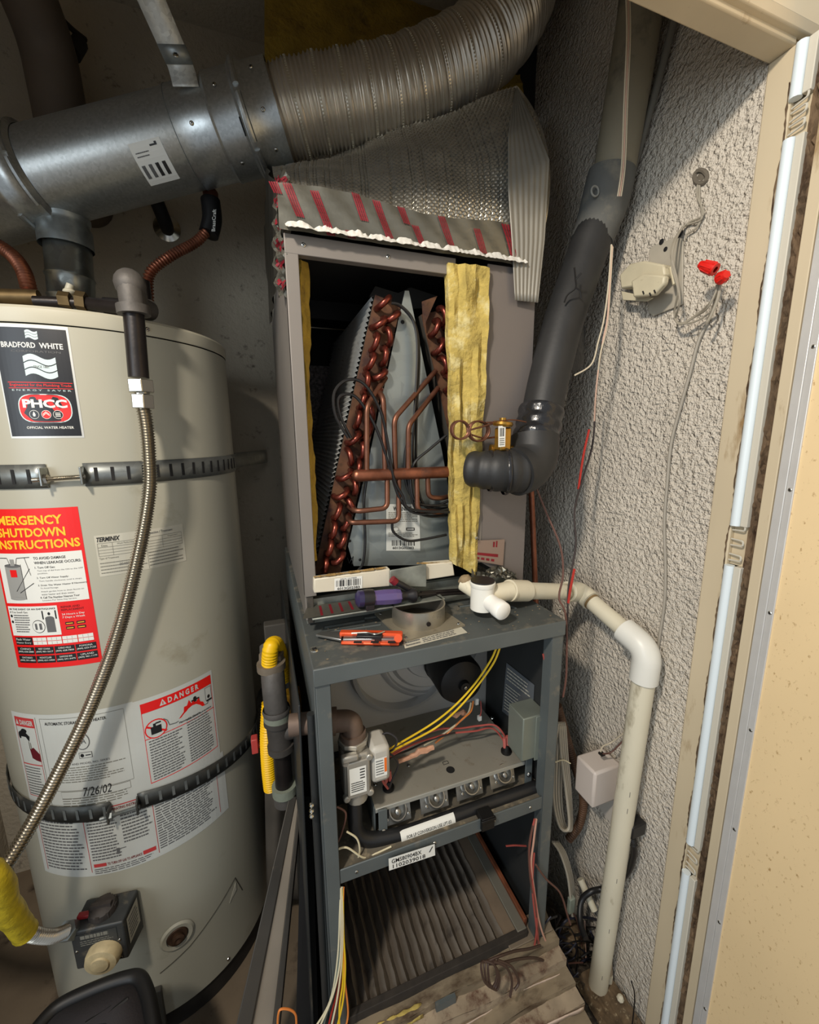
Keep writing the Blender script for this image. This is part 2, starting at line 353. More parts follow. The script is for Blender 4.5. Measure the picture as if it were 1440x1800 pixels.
# brand label
L = Label(hm(-14, 8.7, 1.3455, 1.5215), mat('silver_label_border', (205, 205, 200), .35, .4), (16, 8))
L.rect(.018, .018, .968, .972, BLK, 1)
L.text('BRADFORD', .10, .800, .55, .848, WH, .02); L.text('WHITE', .60, .800, .90, .848, WH, .02)
L.text('CORPORATION', .22, .762, .86, .780, GRN)
def flag(u0, v0, u1, v1, m, k, c=1, layer=2):
    n = 12
    for b in range(k):
        top = [(u0+(u1-u0)*i/n, v0+(v1-v0)*((b+.86)/k)+(v1-v0)*.13*math.sin(i/n*6.28)) for i in range(n+1)]
        bot = [(u0+(u1-u0)*i/n, v0+(v1-v0)*((b+.02)/k)+(v1-v0)*.13*math.sin(i/n*6.28)) for i in range(n+1)]
        for i in range(n): L.poly([bot[i], bot[i+1], top[i+1], top[i]], m, layer)
PALE = mat('pale_blue_print', (196, 214, 214), .45)
flag(.44, .88, .60, .95, PALE, 3); flag(.36, .555, .78, .735, PALE, 3)
L.text('SINCE 1881', .48, .628, .68, .650, GRN, .01, layer=3)
L.rect(.10, .498, .95, .504, RED, 2); L.rect(.10, .448, .95, .453, RED, 2)
L.text('Engineered for the Plumbing Trade', .12, .460, .93, .490, RED, .01)
L.text('E N E R G Y   S A V E R', .14, .425, .92, .440, PALE)
n = 28; L.poly([(.54+.355*(abs(math.cos(t))**.45)*math.copysign(1, math.cos(t)), .27+.130*(abs(math.sin(t))**.8)*math.copysign(1, math.sin(t))) for t in [2*math.pi*i/n for i in range(n)]], PALE, 2)
L.poly([(.54+.34*(abs(math.cos(t))**.45)*math.copysign(1, math.cos(t)), .27+.122*(abs(math.sin(t))**.8)*math.copysign(1, math.sin(t))) for t in [2*math.pi*i/n for i in range(n)]], RED, 3)
L.text('PHCC', .25, .275, .84, .352, WH, .045, layer=4)
for k, (u, c) in enumerate(((.385, BLK), (.545, RED), (.70, BLK))):
    L.disc(u, .215, .066, .040, WH, 4); L.disc(u, .215, .060, .036, c, 5)
L.poly([(.385, .244), (.405, .215), (.398, .198), (.372, .198), (.365, .215)], WH, 6)
for k in range(3): L.rect(.665, .197+k*.014, .735, .204+k*.014, WH, 6)
for k in range(2): L.poly([(.50, .20+k*.012), (.545, .224+k*.012), (.59, .20+k*.012), (.59, .207+k*.012), (.545, .231+k*.012), (.50, .207+k*.012)], WH, 6)
L.text('OFFICIAL WATER HEATER', .25, .085, .88, .108, WH, .01)
L.build('brand_label', WHr, lab='black label with white flag and red oval emblem')
# emergency sticker
L = Label(hm(-29, 3.2, .937, 1.229), RED, (16, 10))
for t, v, u in (('EMERGENCY', .905, .83), ('SHUTDOWN', .832, .84), ('INSTRUCTIONS', .760, .97)): L.text(t, .06 if t[0] != 'S' else .10, v, u, v+.055, YEL, .03)
L.rect(.03, .425, .97, .735, WH, 1); L.rect(.03, .215, .62, .405, WH, 1)
L.text('TO AVOID DAMAGE', .46, .695, .80, .712, INK, .02); L.text('WHEN LEAKAGE OCCURS:', .46, .667, .95, .684, INK, .02)
for t, v in (('1. Turn Off Gas:', .640), ('2. Turn Off Water Supply:', .575), ('3. Drain The Water Heater If Necessary', .528), ('4. Call The Number Nearest Your', .452)): L.text(t, .46, v, .46+.0135*len(t), v+.013, INK, .01)
for t, v in (('Turn top of dial from the ON to the OFF', .620), ('position.', .603), ('Turn handle clockwise until it stops.', .556), ('To Avoid Damage:', .511), ('Attach garden hose to drain faucet on', .490), ('water heater and drain water.', .473), ('Location For Same Day Service.', .434)): L.text(t, .48, v, .48+.0122*len(t), v+.011, GRN)
TNK = mat('print_tank_grey', (150, 150, 146), .5)
L.rect(.10, .455, .30, .66, TNK, 2); L.disc(.20, .66, .10, .012, GRN, 3); L.disc(.20, .455, .10, .010, TNK, 3); L.rect(.18, .66, .23, .70, TNK, 3); L.rect(.16, .59, .24, .635, RED, 3)
for a, b in (((.02, .705), (.15, .705)), ((.15, .705), (.17, .665)), ((.25, .665), (.27, .705)), ((.27, .705), (.42, .71)), ((.30, .67), (.30, .45)), ((.20, .50), (.40, .64)), ((.24, .49), (.42, .55)), ((.36, .71), (.40, .60))):
    du, dv = b[0]-a[0], b[1]-a[1]; q = math.hypot(du, dv); nu, nv = -dv/q*.004, du/q*.004; L.poly([a, b, (b[0]+nu, b[1]+nv), (a[0]+nu, a[1]+nv)], INK, 4)
L.text('IN THE EVENT OF AN EARTHQUAKE', .05, .380, .60, .393, INK, .02); L.text('If You Smell Gas:', .05, .362, .28, .374, INK)
L.lines(.09, .235, .29, .355, 8, GRN, .45, 2); L.disc(.06, .343, .015, .009, INK, 2); L.disc(.06, .305, .015, .009, INK, 2)
L.disc(.38, .275, .075, .042, INK, 2); L.disc(.38, .275, .070, .038, WH, 3); L.rect(.34, .255, .365, .295, GRN, 4); L.rect(.39, .255, .42, .295, GRN, 4)
L.rect(.47, .235, .57, .325, GRN, 2); L.disc(.52, .325, .05, .014, GRN, 3); L.rect(.44, .32, .455, .375, INK, 2); L.rect(.585, .32, .60, .375, INK, 2); L.disc(.52, .355, .015, .010, INK, 2)
L.text('24 Hours a Day', .66, .335, .90, .350, WH, .01); L.text('7 Days a Week', .66, .315, .90, .330, WH, .01)
DKR = mat('dark_red_print', (120, 12, 14), .5); L.text('REPAIR AND', .66, .385, .86, .398, DKR, .01); L.text('REPLACEMENT', .66, .366, .90, .379, DKR, .01)
for u, v in ((.68, .275), (.68, .245), (.80, .275), (.80, .245)): L.rect(u, v, u+.09, v+.018, INK, 2); L.rect(u+.01, v+.006, u+.08, v+.011, YEL, 3)
L.rect(.05, .155, .27, .205, INK, 2); L.text('Flush Water', .06, .184, .25, .198, WH); L.text('Heater Every', .06, .161, .25, .175, WH)
for k in range(4):
    for j in range(2): L.rect(.28+k*.17, .156+j*.025, .44+k*.17, .178+j*.025, WH, 2); L.rect(.33+k*.17, .158+j*.025, .332+k*.17, .176+j*.025, GRN, 3); L.rect(.385+k*.17, .158+j*.025, .387+k*.17, .176+j*.025, GRN, 3)
for j, row in enumerate((('ONTARIO', 'MONTCLAIR', 'DIAMOND BAR', 'UPLAND'), ('CHINO', 'WEST COVINA', 'CHINO HILLS', 'POMONA'))):
    num = ('(909) 391-4803', '(909) 621-3404', '(909) 591-5475', '(909) 981-1179') if j == 0 else ('(909) 628-2888', '(909) 981-5617', '(909) 628-7800', '(909) 623-7123')
    for k in range(4): L.rect(.05+k*.232, .035+j*.058, .27+k*.232, .083+j*.058, INK, 2); L.text(row[k], .09+k*.232, .064+j*.058, .23+k*.232, .076+j*.058, WH); L.text(num[k], .06+k*.232, .044+j*.058, .26+k*.232, .057+j*.058, WH, .01)
L.build('emergency_sticker', WHr, lab='red emergency shutdown sticker with yellow heading')
# inspection card
L = Label(hm(6.8, 39, 1.099, 1.175), WH2, (14, 2)); GR2 = mat('thin_print', (120, 118, 108), .6)
L.text('TERMINIX', .02, .90-.06, .26, .95, INK, .03, .3); L.text('Termite Inspection / Treatment', .42, .86, .86, .94, GRN, .01)
for v in (.80, .70, .63, .56, .49): L.rect(.02, v, .97, v+.008, GR2, 2)
for u in (.17, .45, .72, .97, .02): L.rect(u, .49, u+.003, .80, GR2, 2)
L.text('Date', .06, .72, .12, .77, GR2); L.text('Work Performing', .22, .73, .40, .78, GR2); L.text('Inspector', .79, .73, .92, .78, GR2)
L.text('Type of Treatment', .02, .40, .22, .46, GR2); L.text('DO NOT REMOVE', .22, .22, .42, .28, GRN, .01)
L.lines(.02, .04, .52, .36, 4, GR2, .25, 2, .3, .02); L.lines(.54, .05, .97, .46, 5, GR2, .3, 2, .2, .02)
L.rect(.528, .02, .531, .48, GR2, 2); L.build('inspection_card', WHr, lab='off-white inspection card with ruled table')
# instruction label: three panels over two rows
Wt = mat('rating_label_white', (196, 198, 192), .45, var=.05, vs=14)
L = Label(hm(-38.5, 11.2, .63, .842), Wt, (22, 4)); X0 = .0
DR2 = mat('faded_red_print', (190, 60, 60), .5)
L.rect(.03, .86, .23, .95, DR2, 1); L.text('DANGER', .085, .880, .22, .93, Wt, .03); L.poly([(.04, .88), (.055, .935), (.07, .88)], Wt, 2)
L.frame(.03, .14, .235, .955, DR2, .003, .006, 2)
L.poly([(.05, .80), (.09, .83), (.13, .80), (.16, .77), (.15, .72), (.14, .73), (.12, .76), (.06, .76)], INK, 2); L.disc(.055, .77, .013, .035, INK, 2); L.disc(.11, .82, .03, .022, INK, 2)
L.poly([(.14, .64), (.18, .66), (.23, .60), (.23, .52), (.19, .53), (.15, .55)], mat('print_maroon', (96, 20, 30), .5), 2); L.rect(.14, .64, .145, .72, GR2, 3); L.rect(.155, .64, .16, .71, GR2, 3)
L.rect(.03, .475, .235, .485, DR2, 2); L.lines(.04, .15, .225, .46, 11, GRN, .35)
L.rect(.25, .04, .253, .97, GR2, 2); L.frame(.29, .22, .93, .96, GR2, .002, .004, 2)
L.text('AUTOMATIC STORAGE WATER HEATER', .33, .895, .80, .925, INK, .015)
L.disc(.60, .715, .058, .085, GRN, 2); L.disc(.60, .715, .051, .075, Wt, 3); L.text('SA', .57, .69, .63, .75, GRN, .01, layer=4)
L.rect(.56, .545, .66, .605, GRN, 2); L.rect(.565, .55, .655, .60, Wt, 3); L.disc(.585, .575, .014, .018, INK, 4); L.rect(.61, .57, .65, .58, INK, 4)
L.text('CAPACITY AND MODEL NO. SERIES', .36, .485, .78, .505, GRN); L.lines(.31, .30, .91, .47, 7, GR2, .35, 2, .3, .03)
L.rect(.36, .14, .90, .215, GR2, 2); L.rect(.362, .145, .898, .21, Wt, 3)
L.text('7/26/02', .54, .155, .76, .245, INK, .0, .25, 5)
L.lines(.36, .05, .93, .15, 4, GR2, .35); L.text('WARNING', .12, .02, .2, .05, GR2)
L.build('rating_label', WHr, lab='white rating label with handwritten date')
L = Label(hm(11.2, 45.3, .63, .840), Wt, (18, 4))
L.frame(.07, .10, .97, .955, RED, .006, .008, 1); L.rect(.07, .855, .97, .955, RED, 2); L.text('D A N G E R', .38, .875, .78, .935, Wt, .04, layer=3); L.poly([(.28, .875), (.32, .94), (.36, .875)], Wt, 3); L.rect(.315, .885, .325, .915, RED, 4)
L.disc(.21, .66, .13, .10, RED, 2); L.disc(.21, .66, .115, .088, Wt, 3); L.rect(.15, .61, .27, .69, INK, 4); L.rect(.18, .69, .21, .72, INK, 4); L.rect(.21, .71, .27, .725, INK, 4)
L.poly([(.10, .70), (.115, .715), (.33, .61), (.315, .595)], RED, 5)
L.poly([(.48, .66), (.84, .66), (.82, .71), (.78, .73), (.77, .78), (.72, .75), (.70, .80), (.66, .76), (.63, .81), (.60, .76), (.56, .76), (.55, .71)], RED, 2)
for a, b in (((.30, .73), (.34, .70)), ((.34, .70), (.36, .64)), ((.36, .64), (.44, .63)), ((.44, .63), (.88, .66)), ((.88, .66), (.92, .70))):
    du, dv = b[0]-a[0], b[1]-a[1]; q = math.hypot(du, dv); nu, nv = -dv/q*.008, du/q*.008; L.poly([a, b, (b[0]+nu, b[1]+nv), (a[0]+nu, a[1]+nv)], GRN, 3)
L.disc(.71, .80, .022, .018, INK, 4); L.rect(.66, .775, .70, .79, INK, 4); L.rect(.73, .775, .77, .79, INK, 4); L.rect(.695, .76, .73, .80, INK, 4)
L.rect(.86, .70, .955, .84, GRN, 2); L.rect(.866, .705, .949, .835, Wt, 3); L.disc(.907, .735, .02, .02, INK, 4); L.rect(.87, .685, .955, .70, INK, 3)
L.text('Flammable Vapors', .48, .60, .76, .625, INK, .02); L.rect(.07, .575, .97, .582, RED, 2)
L.lines(.11, .12, .51, .56, 15, GRN, .42); L.lines(.57, .12, .93, .62, 17, GRN, .42)
L.build('danger_label', WHr, lab='white danger label with red heading and flame picture')
L = Label(hm(-38.2, 46.8, .475, .63), Wt, (34, 4))
L.rect(.02, .985, .62, 1.0, DR2, 1); L.text('FOR YOUR SAFETY READ BEFORE OPERATING INSTRUCTIONS', .20, .93, .585, .97, DKR, .015)
for u in (.285, .60, .94, .03): L.rect(u, .06, u+.0025, .93, DR2, 2)
L.lines(.04, .10, .27, .90, 17, GRN, .42); L.lines(.30, .22, .44, .90, 15, GRN, .42); L.lines(.455, .40, .59, .90, 10, GRN, .42); L.lines(.61, .10, .93, .95, 22, GRN, .42)
L.rect(.30, .13, .36, .18, DR2, 2); L.rect(.53, .13, .59, .19, DR2, 2); L.text('TO TURN OFF GAS TO APPLIANCE', .365, .135, .525, .175, DKR, .015); L.lines(.30, .02, .58, .11, 3, GRN, .4)
L.rect(.415, .27, .43, .36, GRN, 2); L.rect(.40, .34, .46, .35, GRN, 3); L.build('operating_label', WHr, lab='white operating instructions label')
# drain valve opening and access seams
mb = MB(); c = hp(15.2, .255); mb.lathe([(.020, -.004), (.034, .001), (.030, .005), (.022, .004)], c, hn(15.2), 28); mb.build('drain_ring', TANK, WHr)
mb = MB(); mb.lathe([(0, .0045), (.019, .0045), (.021, .002)], c, hn(15.2), 24); mb.lathe([(.011, .004), (.013, .012), (.007, .014), (0, .010)], c, hn(15.2), 14); mb.build('drain_valve', mat('rusty_brass', (84, 62, 46), .6, .5, var=.4, vs=60), WHr)
seamm = mat('dark_seam_gap', (70, 66, 56), .8); mb = MB()  # thin dark lines drawn along the access seams
for q in (((6, .18), (20, .205)), ((20, .205), (46, .275)), ((46, .275), (50, .215))):
    (a, z), (b, y) = q; mb.tube([hp(a+(b-a)*t/8, z+(y-z)*t/8, .0002) for t in range(9)], .0011, 5)
mb.build('access_seam', seamm, WHr)
mb = MB(); mb.slab([hp(41, .225, .001), hp(46, .24, .001), hp(46, .262, .001)], hn(44)*.0006); mb.build('loose_tab', WH2, WHr)
mb = MB(); mb.hexa([hp(a, z, r) for z, r in ((.03, .001), (.15, .001)) for a, r in ((-13, r), (6, r), (6, r+.012), (-13, r+.012))]); mb.build('burner_door', mat('burner_door_dark', (66, 64, 58), .6, var=.1), WHr, bevel=.002)
# gas control valve
G = MB(); a = -8; C0 = hp(a, 0); ex = V((math.cos(math.radians(a)), math.sin(math.radians(a)), 0)); ez = V((0, 0, 1)); en = hn(a)
RG = Matrix((ex, -en, ez)).transposed()
def gp(x, d, z): return C0+ex*x+en*d+ez*z
cdark = mat('control_housing_grey', (58, 60, 60), .5, .2, var=.25, vs=20, c2=(104, 96, 82), dirt=.2, ds=25)
G.hexa([gp(-.044, .0, .325), gp(.050, .0, .325), gp(.046, .060, .335), gp(-.044, .060, .335), gp(-.044, .0, .424), gp(.050, .0, .424), gp(.046, .060, .424), gp(-.044, .060, .424)])
gc = G.build('gas_control', cdark, WHr, bevel=.003)
mb = MB(); mb.lathe([(.024, 0), (.024, .006), (.021, .014), (.012, .018), (0, .018)], gp(.0, .030, .424), (en*.15+ez*.98).normalized(), 16)
for k in range(8): t = k*math.pi/4; q = gp(.0, .030, .424)+(ex*math.cos(t)+en*math.sin(t))*.02+ez*.006; mb.box(q, (.007, .007, .012), RG)
mb.box(gp(.0, .034, .442), (.036, .008, .010), RG); mb.build('control_knob', mat('dirty_black_plastic', (52, 46, 42), .6, var=.4, vs=60), gc)
mb = MB(); mb.box(gp(-.028, .036, .430), (.026, .011, .008), RG); mb.build('pilot_button', mat('faded_red_plastic', (150, 36, 40), .5), gc, bevel=.002)
mb = MB(); mb.lathe([(.030, 0), (.030, .010), (.027, .018), (.016, .019), (.015, .022), (0, .022)], gp(.008, .060, .362), (en*.98-ez*.02).normalized(), 28); mb.build('temperature_dial', mat('grimy_cream_dial', (196, 178, 138), .6, var=.25, vs=50), gc, lab='cream round temperature dial')
L = Label(flatmap(gp(-.036, .0606, .388), gp(.034, .0606, .388), gp(-.036, .0606, .416)), cdark, thick=.0003); L.lines(.12, .58, .9, .9, 1, GR2, .9); L.lines(.1, .02, .95, .5, 3, GR2, .4); L.build('control_plate', gc)
for x, z in ((-.038, .378), (.036, .384), (.034, .342)): screw(gc, gp(x, .0606, z), en, .8)
L = Label(flatmap(gp(.0472, .050, .355), gp(.0496, .010, .355), gp(.0472, .050, .415)), WH2, thick=.0004); L.lines(.1, .1, .9, .9, 6, GRN, .4); L.build('side_sticker', gc)
# corrugated connector entering the control from the left, with its nut and yellow coated end
gs = empty('gas_connector', 'corrugated steel gas connector with yellow coated end running into the heater gas control', 'gas hose', gp(-.11, .04, .38))
P = spl([at(118, 1636, .80), at(90, 1646, .775), at(50, 1640, .745), at(35, 1620, .72)], 8); corr(P, .0115, .0062, .0036).build('corrugated_tube', STEEL, gs)
mb = MB(); e = gp(-.044, .030, .385); q = at(118, 1636, .80); d = (e-q).normalized(); hexnut(mb, q-d*.004, q+d*.020, .0165); mb.cyl(q+d*.020, q+d*.030, .011); hexnut(mb, q+d*.030, q+d*.040, .014); mb.cyl(q+d*.04, e+d*.01, .012); mb.build('flare_nut', GALVD, gs)
ymat = mat('yellow_sleeve', (196, 174, 36), .5, var=.35, vs=60, c2=(140, 110, 20), dirt=.1, bump=.5, bs=200)
P = spl([at(44, 1638, .735), at(15, 1600, .70), at(-40, 1530, .66), V((-.60, .70, .72)), V((-.815, .85, .74))], 6); mb = MB(); mb.tube(P, .018, 16, rf=lambda l: .0175+.0012*math.sin(l*420)); mb.build('yellow_sleeve', ymat, gs, lab='yellow plastic sleeve')
# ---------------------------------------------------------------- seismic straps
def strap(zc, zh, slope, label, off, bolt_a, dark, ends):
    t = empty('seismic_strap', label, 'strap', hp(0, zc), 'seismic straps round the water heater')
    mS = mat('dark_strap_steel', (84, 86, 84), .45, .7, var=.25, vs=50, c2=(110, 104, 90), dirt=.2) if dark else mat('strap_steel', (150, 154, 152), .4, .85, var=.2, vs=70, vor=True)
    zf = lambda a: zc+slope(a)
    def band(a0, a1, n, nm='band'):
        mb = MB(); mb.grid(lambda u, v: hp(a0+(a1-a0)*u, zf(a0+(a1-a0)*u)+(v-.5)*zh, off), n, 1); mb.build(nm, mS, t, solid=.0016)
    band(ends[0], bolt_a[0], 14); band(bolt_a[1], 90, 30)
    mb = MB(); e = hp(90, zf(90), off); pts = [e, e+V((.003, .10, 0)), V((.010, YB-.06, zf(90))), V((.018, YB-.004, zf(90)))]
    mb.grid(lambda u, v: spl(pts, 4)[min(int(u*12+.5), 12)]+V((0, 0, (v-.5)*zh)), 12, 1); mb.build('wall_tail', mS, t, solid=.0016)
    sl = MB(); k = 0; a = ends[0]+3
    while a < 84:
        if not (bolt_a[0]-2 < a < bolt_a[1]+2):
            z = zf(a); P = [hp(a-.55, z-zh*.30, off+.0012), hp(a+.55, z-zh*.30, off+.0012), hp(a+.55, z+zh*.30, off+.0012), hp(a-.55, z+zh*.30, off+.0012)]; MB().slab(P, hn(a)*.0006).build('slot', BLACK if not dark else GALVD, t)
        a += 5.2
    for a in bolt_a:                                   # folded lugs carrying the tension bolt
        z = zf(a); m = MB(); m.box(hp(a, z, off+.010), (.0035, .022, zh*.75), Matrix.Rotation(math.radians(a), 3, 'Z')); m.build('lug', mS, t, bevel=.001)
    z = zf(sum(bolt_a)/2); A = hp(bolt_a[0]-3.2, zf(bolt_a[0])-zh*.12, off+.013); B = hp(bolt_a[1]+.8, zf(bolt_a[1])-zh*.05, off+.013)
    mb = MB(); P = resample([A, B], .0008); mb.tube(P, .0038, 10, rf=lambda l: .0036+.0005*math.sin(l*2*math.pi/.0016)); mb.build('tension_bolt', STEEL if not dark else GALVD, t)
    d = (B-A).normalized(); mb = MB(); c = A+d*.014; hexnut(mb, c, c+d*.007, .0085); mb.build('nut', STEEL if not dark else GALVD, t)
strap(1.283, .040, lambda a: 0, 'upper perforated steel strap and tension bolt around the beige water heater', .002, (-4.5, 6.8), False, (-60, 74))
strap(.625, .036, lambda a: -.0007*max(0, a-10)+.0002*max(0, -a-10)+.00004*a*0, 'lower dark perforated strap crossing the white instruction labels', .004, (-2.0, 8.0), True, (-75, 74))
# ---------------------------------------------------------------- fittings on top of the heater
t = empty('draft_hood', 'galvanized vent collar and dark hood standing on top of the water heater', 'draft hood', (-.350, 1.105, 1.55))
mb = MB(); mb.lathe([(.075, .0), (.072, .012), (.045, .020), (.042, .021)], (-.350, 1.105, 1.537), n=36); mb.build('hood', mat('sooty_hood_steel', (66, 60, 52), .5, .6, var=.3), t)
mb = MB(); mb.lathe([(.038, 0), (.040, .003), (.040, .07), (.0425, .075), (.040, .080), (.0405, .11), (.043, .115), (.040, .12), (.040, .215)], (-.350, 1.105, 1.556), V((.06, 0, 1)), 36); mb.build('vent_pipe', mat('vent_galvanized', (164, 168, 164), .3, .9, var=.2, vs=60, vor=True), t)
t = empty('top_fittings', 'dark iron pipe fittings with brass nipples lying across the heater top', 'pipe fitting', (-.33, .95, 1.55))
mb = MB(); A = at(150, 533, .93); B = at(235, 543, .87); mb.cyl(A, B, .011, 14); mb.cyl(at(60, 530, .93), A, .009, 12); mb.build('iron_nipple', IRON, t)
BRT_ = mat('tarnished_brass', (104, 86, 56), .5, .7, var=.3, vs=50)
for a, b, r_, n_ in (((105, 527, .93), (125, 529, .93), .014, 6), ((135, 528, .925), (152, 531, .925), .016, 6), ((0, 522, .95), (70, 524, .95), .013, 12)): MB().cyl(at(*a), at(*b), r_, n_).build('brass_nut', BRT_, t)
mb = MB(); mb.cyl(at(118, 518, .95), at(124, 500, .95), .006); mb.ball(at(122, 513, .945), .010, 12, (1, 1, .6)); mb.build('relief_cap', PVC, t)
mb = MB(); q = at(252, 545, .93); mb.tube(fil([q+V((-.06, 0, .0)), q, q+V((0, .0, .05))], .03), .016, 12); mb.build('elbow', IRON, t)
# flexible hose with iron nipple and elbow hanging down the front of the heater
t = empty('supply_hose', 'long ribbed stainless hose hanging from a black iron nipple in front of the heater', 'hose', at(228, 505, .835))
E0 = at(229, 512, .84); E1 = at(233, 555, .84)
mb = MB(); mb.tube(fil([at(262, 545, .93), at(240, 540, .90), E0+V((0, .03, .012)), E0+V((0, 0, .018)), E0+V((.001, 0, -.03))], .016), .0185, 18)
mb.cyl(E0+V((.001, 0, -.022)), E0+V((.0015, 0, -.036)), .0245, 20); mb.ball(E0+V((0, .004, .012)), .0235, 16); mb.build('elbow', CAST, t)
N1 = at(244, 664, .84); mb = MB(); mb.cyl(E0+V((.001, 0, -.03)), N1, .0155, 20); mb.build('iron_nipple', IRON, t)
mb = MB(); P = [at(246, 668, .838), at(249, 690, .838), at(250, 694, .838), at(252, 718, .838)]; hexnut(mb, P[0], P[1], .021); mb.cyl(P[1], P[2], .012); hexnut(mb, P[2], P[3], .0185); mb.build('hex_nut', CHROME, t, smooth=0, bevel=.001)
P = spl([at(252, 718, .838), at(257, 745, .836), at(262, 800, .832), at(262, 870, .828), at(241, 985, .822), at(205, 1120, .81), at(160, 1240, .80), at(110, 1345, .785), at(60, 1440, .765), at(5, 1530, .735), at(-60, 1620, .70), V((-.62, .74, .42)), V((-.74, .86, .30)), V((-.815, .92, .27))], 12)
corr(P, .0118, .0048, .0030, 16).build('ribbed_hose', STEEL, t)
# copper corrugated connectors
def cucon(pts, label, r=.0105): 
    t = empty('copper_connector', label, 'water connector', pts[0], 'corrugated copper water connectors'); corr(spl(pts, 10), r, .0062, .0035, 14).build('corrugated_tube', CU, t); return t
t = cucon([at(262, 555, 1.02), at(261, 520, 1.02), at(264, 480, 1.02), at(300, 450, 1.03), at(345, 425, 1.05), at(368, 400, 1.06)], 'corrugated copper water connector with a black sleeve right of the vent pipe')
P = [at(367, 412, 1.06), at(373, 385, 1.065), at(370, 352, 1.07)]; mb = MB(); mb.tube(spl(P, 6), .0195, 18); mb.build('black_sleeve', mat('black_plastic_sleeve', (20, 20, 22), .4), t, lab='black sleeve with white lettering')
mb = MB(); mb.tube([at(371, 356, 1.07), at(370, 338, 1.075)], .015, 16); mb.build('pipe_end', CU, t)
rt = (at(376, 380, 1.04)-at(366, 380, 1.04)).normalized(); L = Label(flatmap(at(379, 408, 1.036), at(381, 368, 1.046), at(371, 408, 1.036)), mat('black_plastic_sleeve', (0, 0, 0)), thick=.0006); L.text('BrassCraft', .02, .1, .98, .9, WH, .01); L.build('sleeve_lettering', t)
cucon([at(52, 525, .98), at(50, 505, .98), at(38, 470, 1.0), at(10, 440, 1.03), at(-60, 400, 1.05)], 'corrugated copper water connector at the left edge above the heater', .0125)
# ---------------------------------------------------------------- rigid flue duct
DA = V((-.337, 1.086, 1.8495)); DD = V((math.cos(.2894), -math.sin(.2894), .2549)).normalized(); DU = (V((0, 0, 1))-DD*DD.z).normalized()
def dq(s): return DA+DD*s
t = empty('flue_duct', 'rigid galvanized flue duct crossing above the water heater', 'duct', dq(0))
DR_ = .0775
def dsec(name, prof, m=GALV, n=64, lab=None): mb = MB(); mb.lathe([(r, h) for r, h in prof], dq(0), DD, n); return mb.build(name, m, t, lab=lab)
dsec('tee_section', [(DR_+.008, -.50), (DR_+.008, -.075), (DR_+.0115, -.07), (DR_+.0115, -.062), (DR_+.006, -.055), (DR_+.006, -.035), (DR_+.010, -.028), (DR_+.010, -.020), (DR_+.001, -.014)])
dsec('duct_section', [(DR_, -.02), (DR_, .265), (DR_+.0015, .267), (DR_+.0015, .345)])
dsec('locking_collar', [(DR_+.003, .335), (DR_+.006, .340), (DR_+.005, .345), (DR_+.005, .385), (DR_+.010, .390), (DR_+.010, .404), (DR_+.005, .410), (DR_+.005, .455), (DR_+.003, .456)])
du = DD.cross(DU).normalized(); du = du if du.y < 0 else -du  # towards the camera side, roughly -Y
def dp(s, ang, r): a = math.radians(ang); return dq(s)+(du*math.cos(a)+DU*math.sin(a))*r
def dnrm(ang): a = math.radians(ang); return du*math.cos(a)+DU*math.sin(a)
for s, ang in ((.36, 10), (.43, -25), (.43, -65), (.30, -20), (.36, -70), (.43, 20), (-.08, 20), (-.08, -30)): screw(t, dp(s, ang, DR_+.0065 if s != .30 else DR_+.002), dnrm(ang))
for a0, a1, s in ((-50, -6, .397), (2, 40, .397), (-98, -58, .397), (-55, -10, -.024), (-5, 35, -.024), (-100, -60, -.066)):
    mb = MB(); mb.tube([dp(s, a0+(a1-a0)*k/12, DR_+.0105) for k in range(13)], .0055, 8); mb.build('pressed_bead', GALV, t)
for s, ang in ((.385, -35), (-.075, -35)):
    mb = MB(); mb.tube([dp(s-.0, ang-9+18*k/8, DR_+.0062) for k in range(9)], .0012, 5); mb.build('slot', BLACK, t)
mb = MB(); mb.tube([dp(.2665, -150+320*k/60, DR_+.0018) for k in range(60)], .0006, 4); mb.build('lap_joint', GALVD, t)
L = Label(lambda u, v, h: dp(.178+.058*u, -72+48*v, DR_+h), WH, (2, 8))
L.poly([(.62, .86), (.85, .86), (.85, .94), (.78, .94), (.78, .90), (.62, .90)], INK, 2)
for k, (tx, w_) in enumerate((('THIS VENT', .9), ('REQUIRES 1" AIR', .6), ('SPACE TO WALLS', .6), ('INSTALL PER', .6))): L.lines(.08+k*.22, .08, .20+k*.22, .62, 1, INK if k > 1 else GRN, .6)
L.lines(.1, .66, .55, .82, 2, GRN, .3); L.build('duct_sticker', t, lab='white printed duct sticker')
# tee branch down to the heater collar
mb = MB(); mb.lathe([(.046, .0), (.046, .035), (.043, .040), (.043, .048), (.0455, .052), (.0455, .058), (.042, .062)], (-.340, 1.10, 1.725), V((.02, 0, 1)), 36); mb.build('branch_collar', GALVD, t)
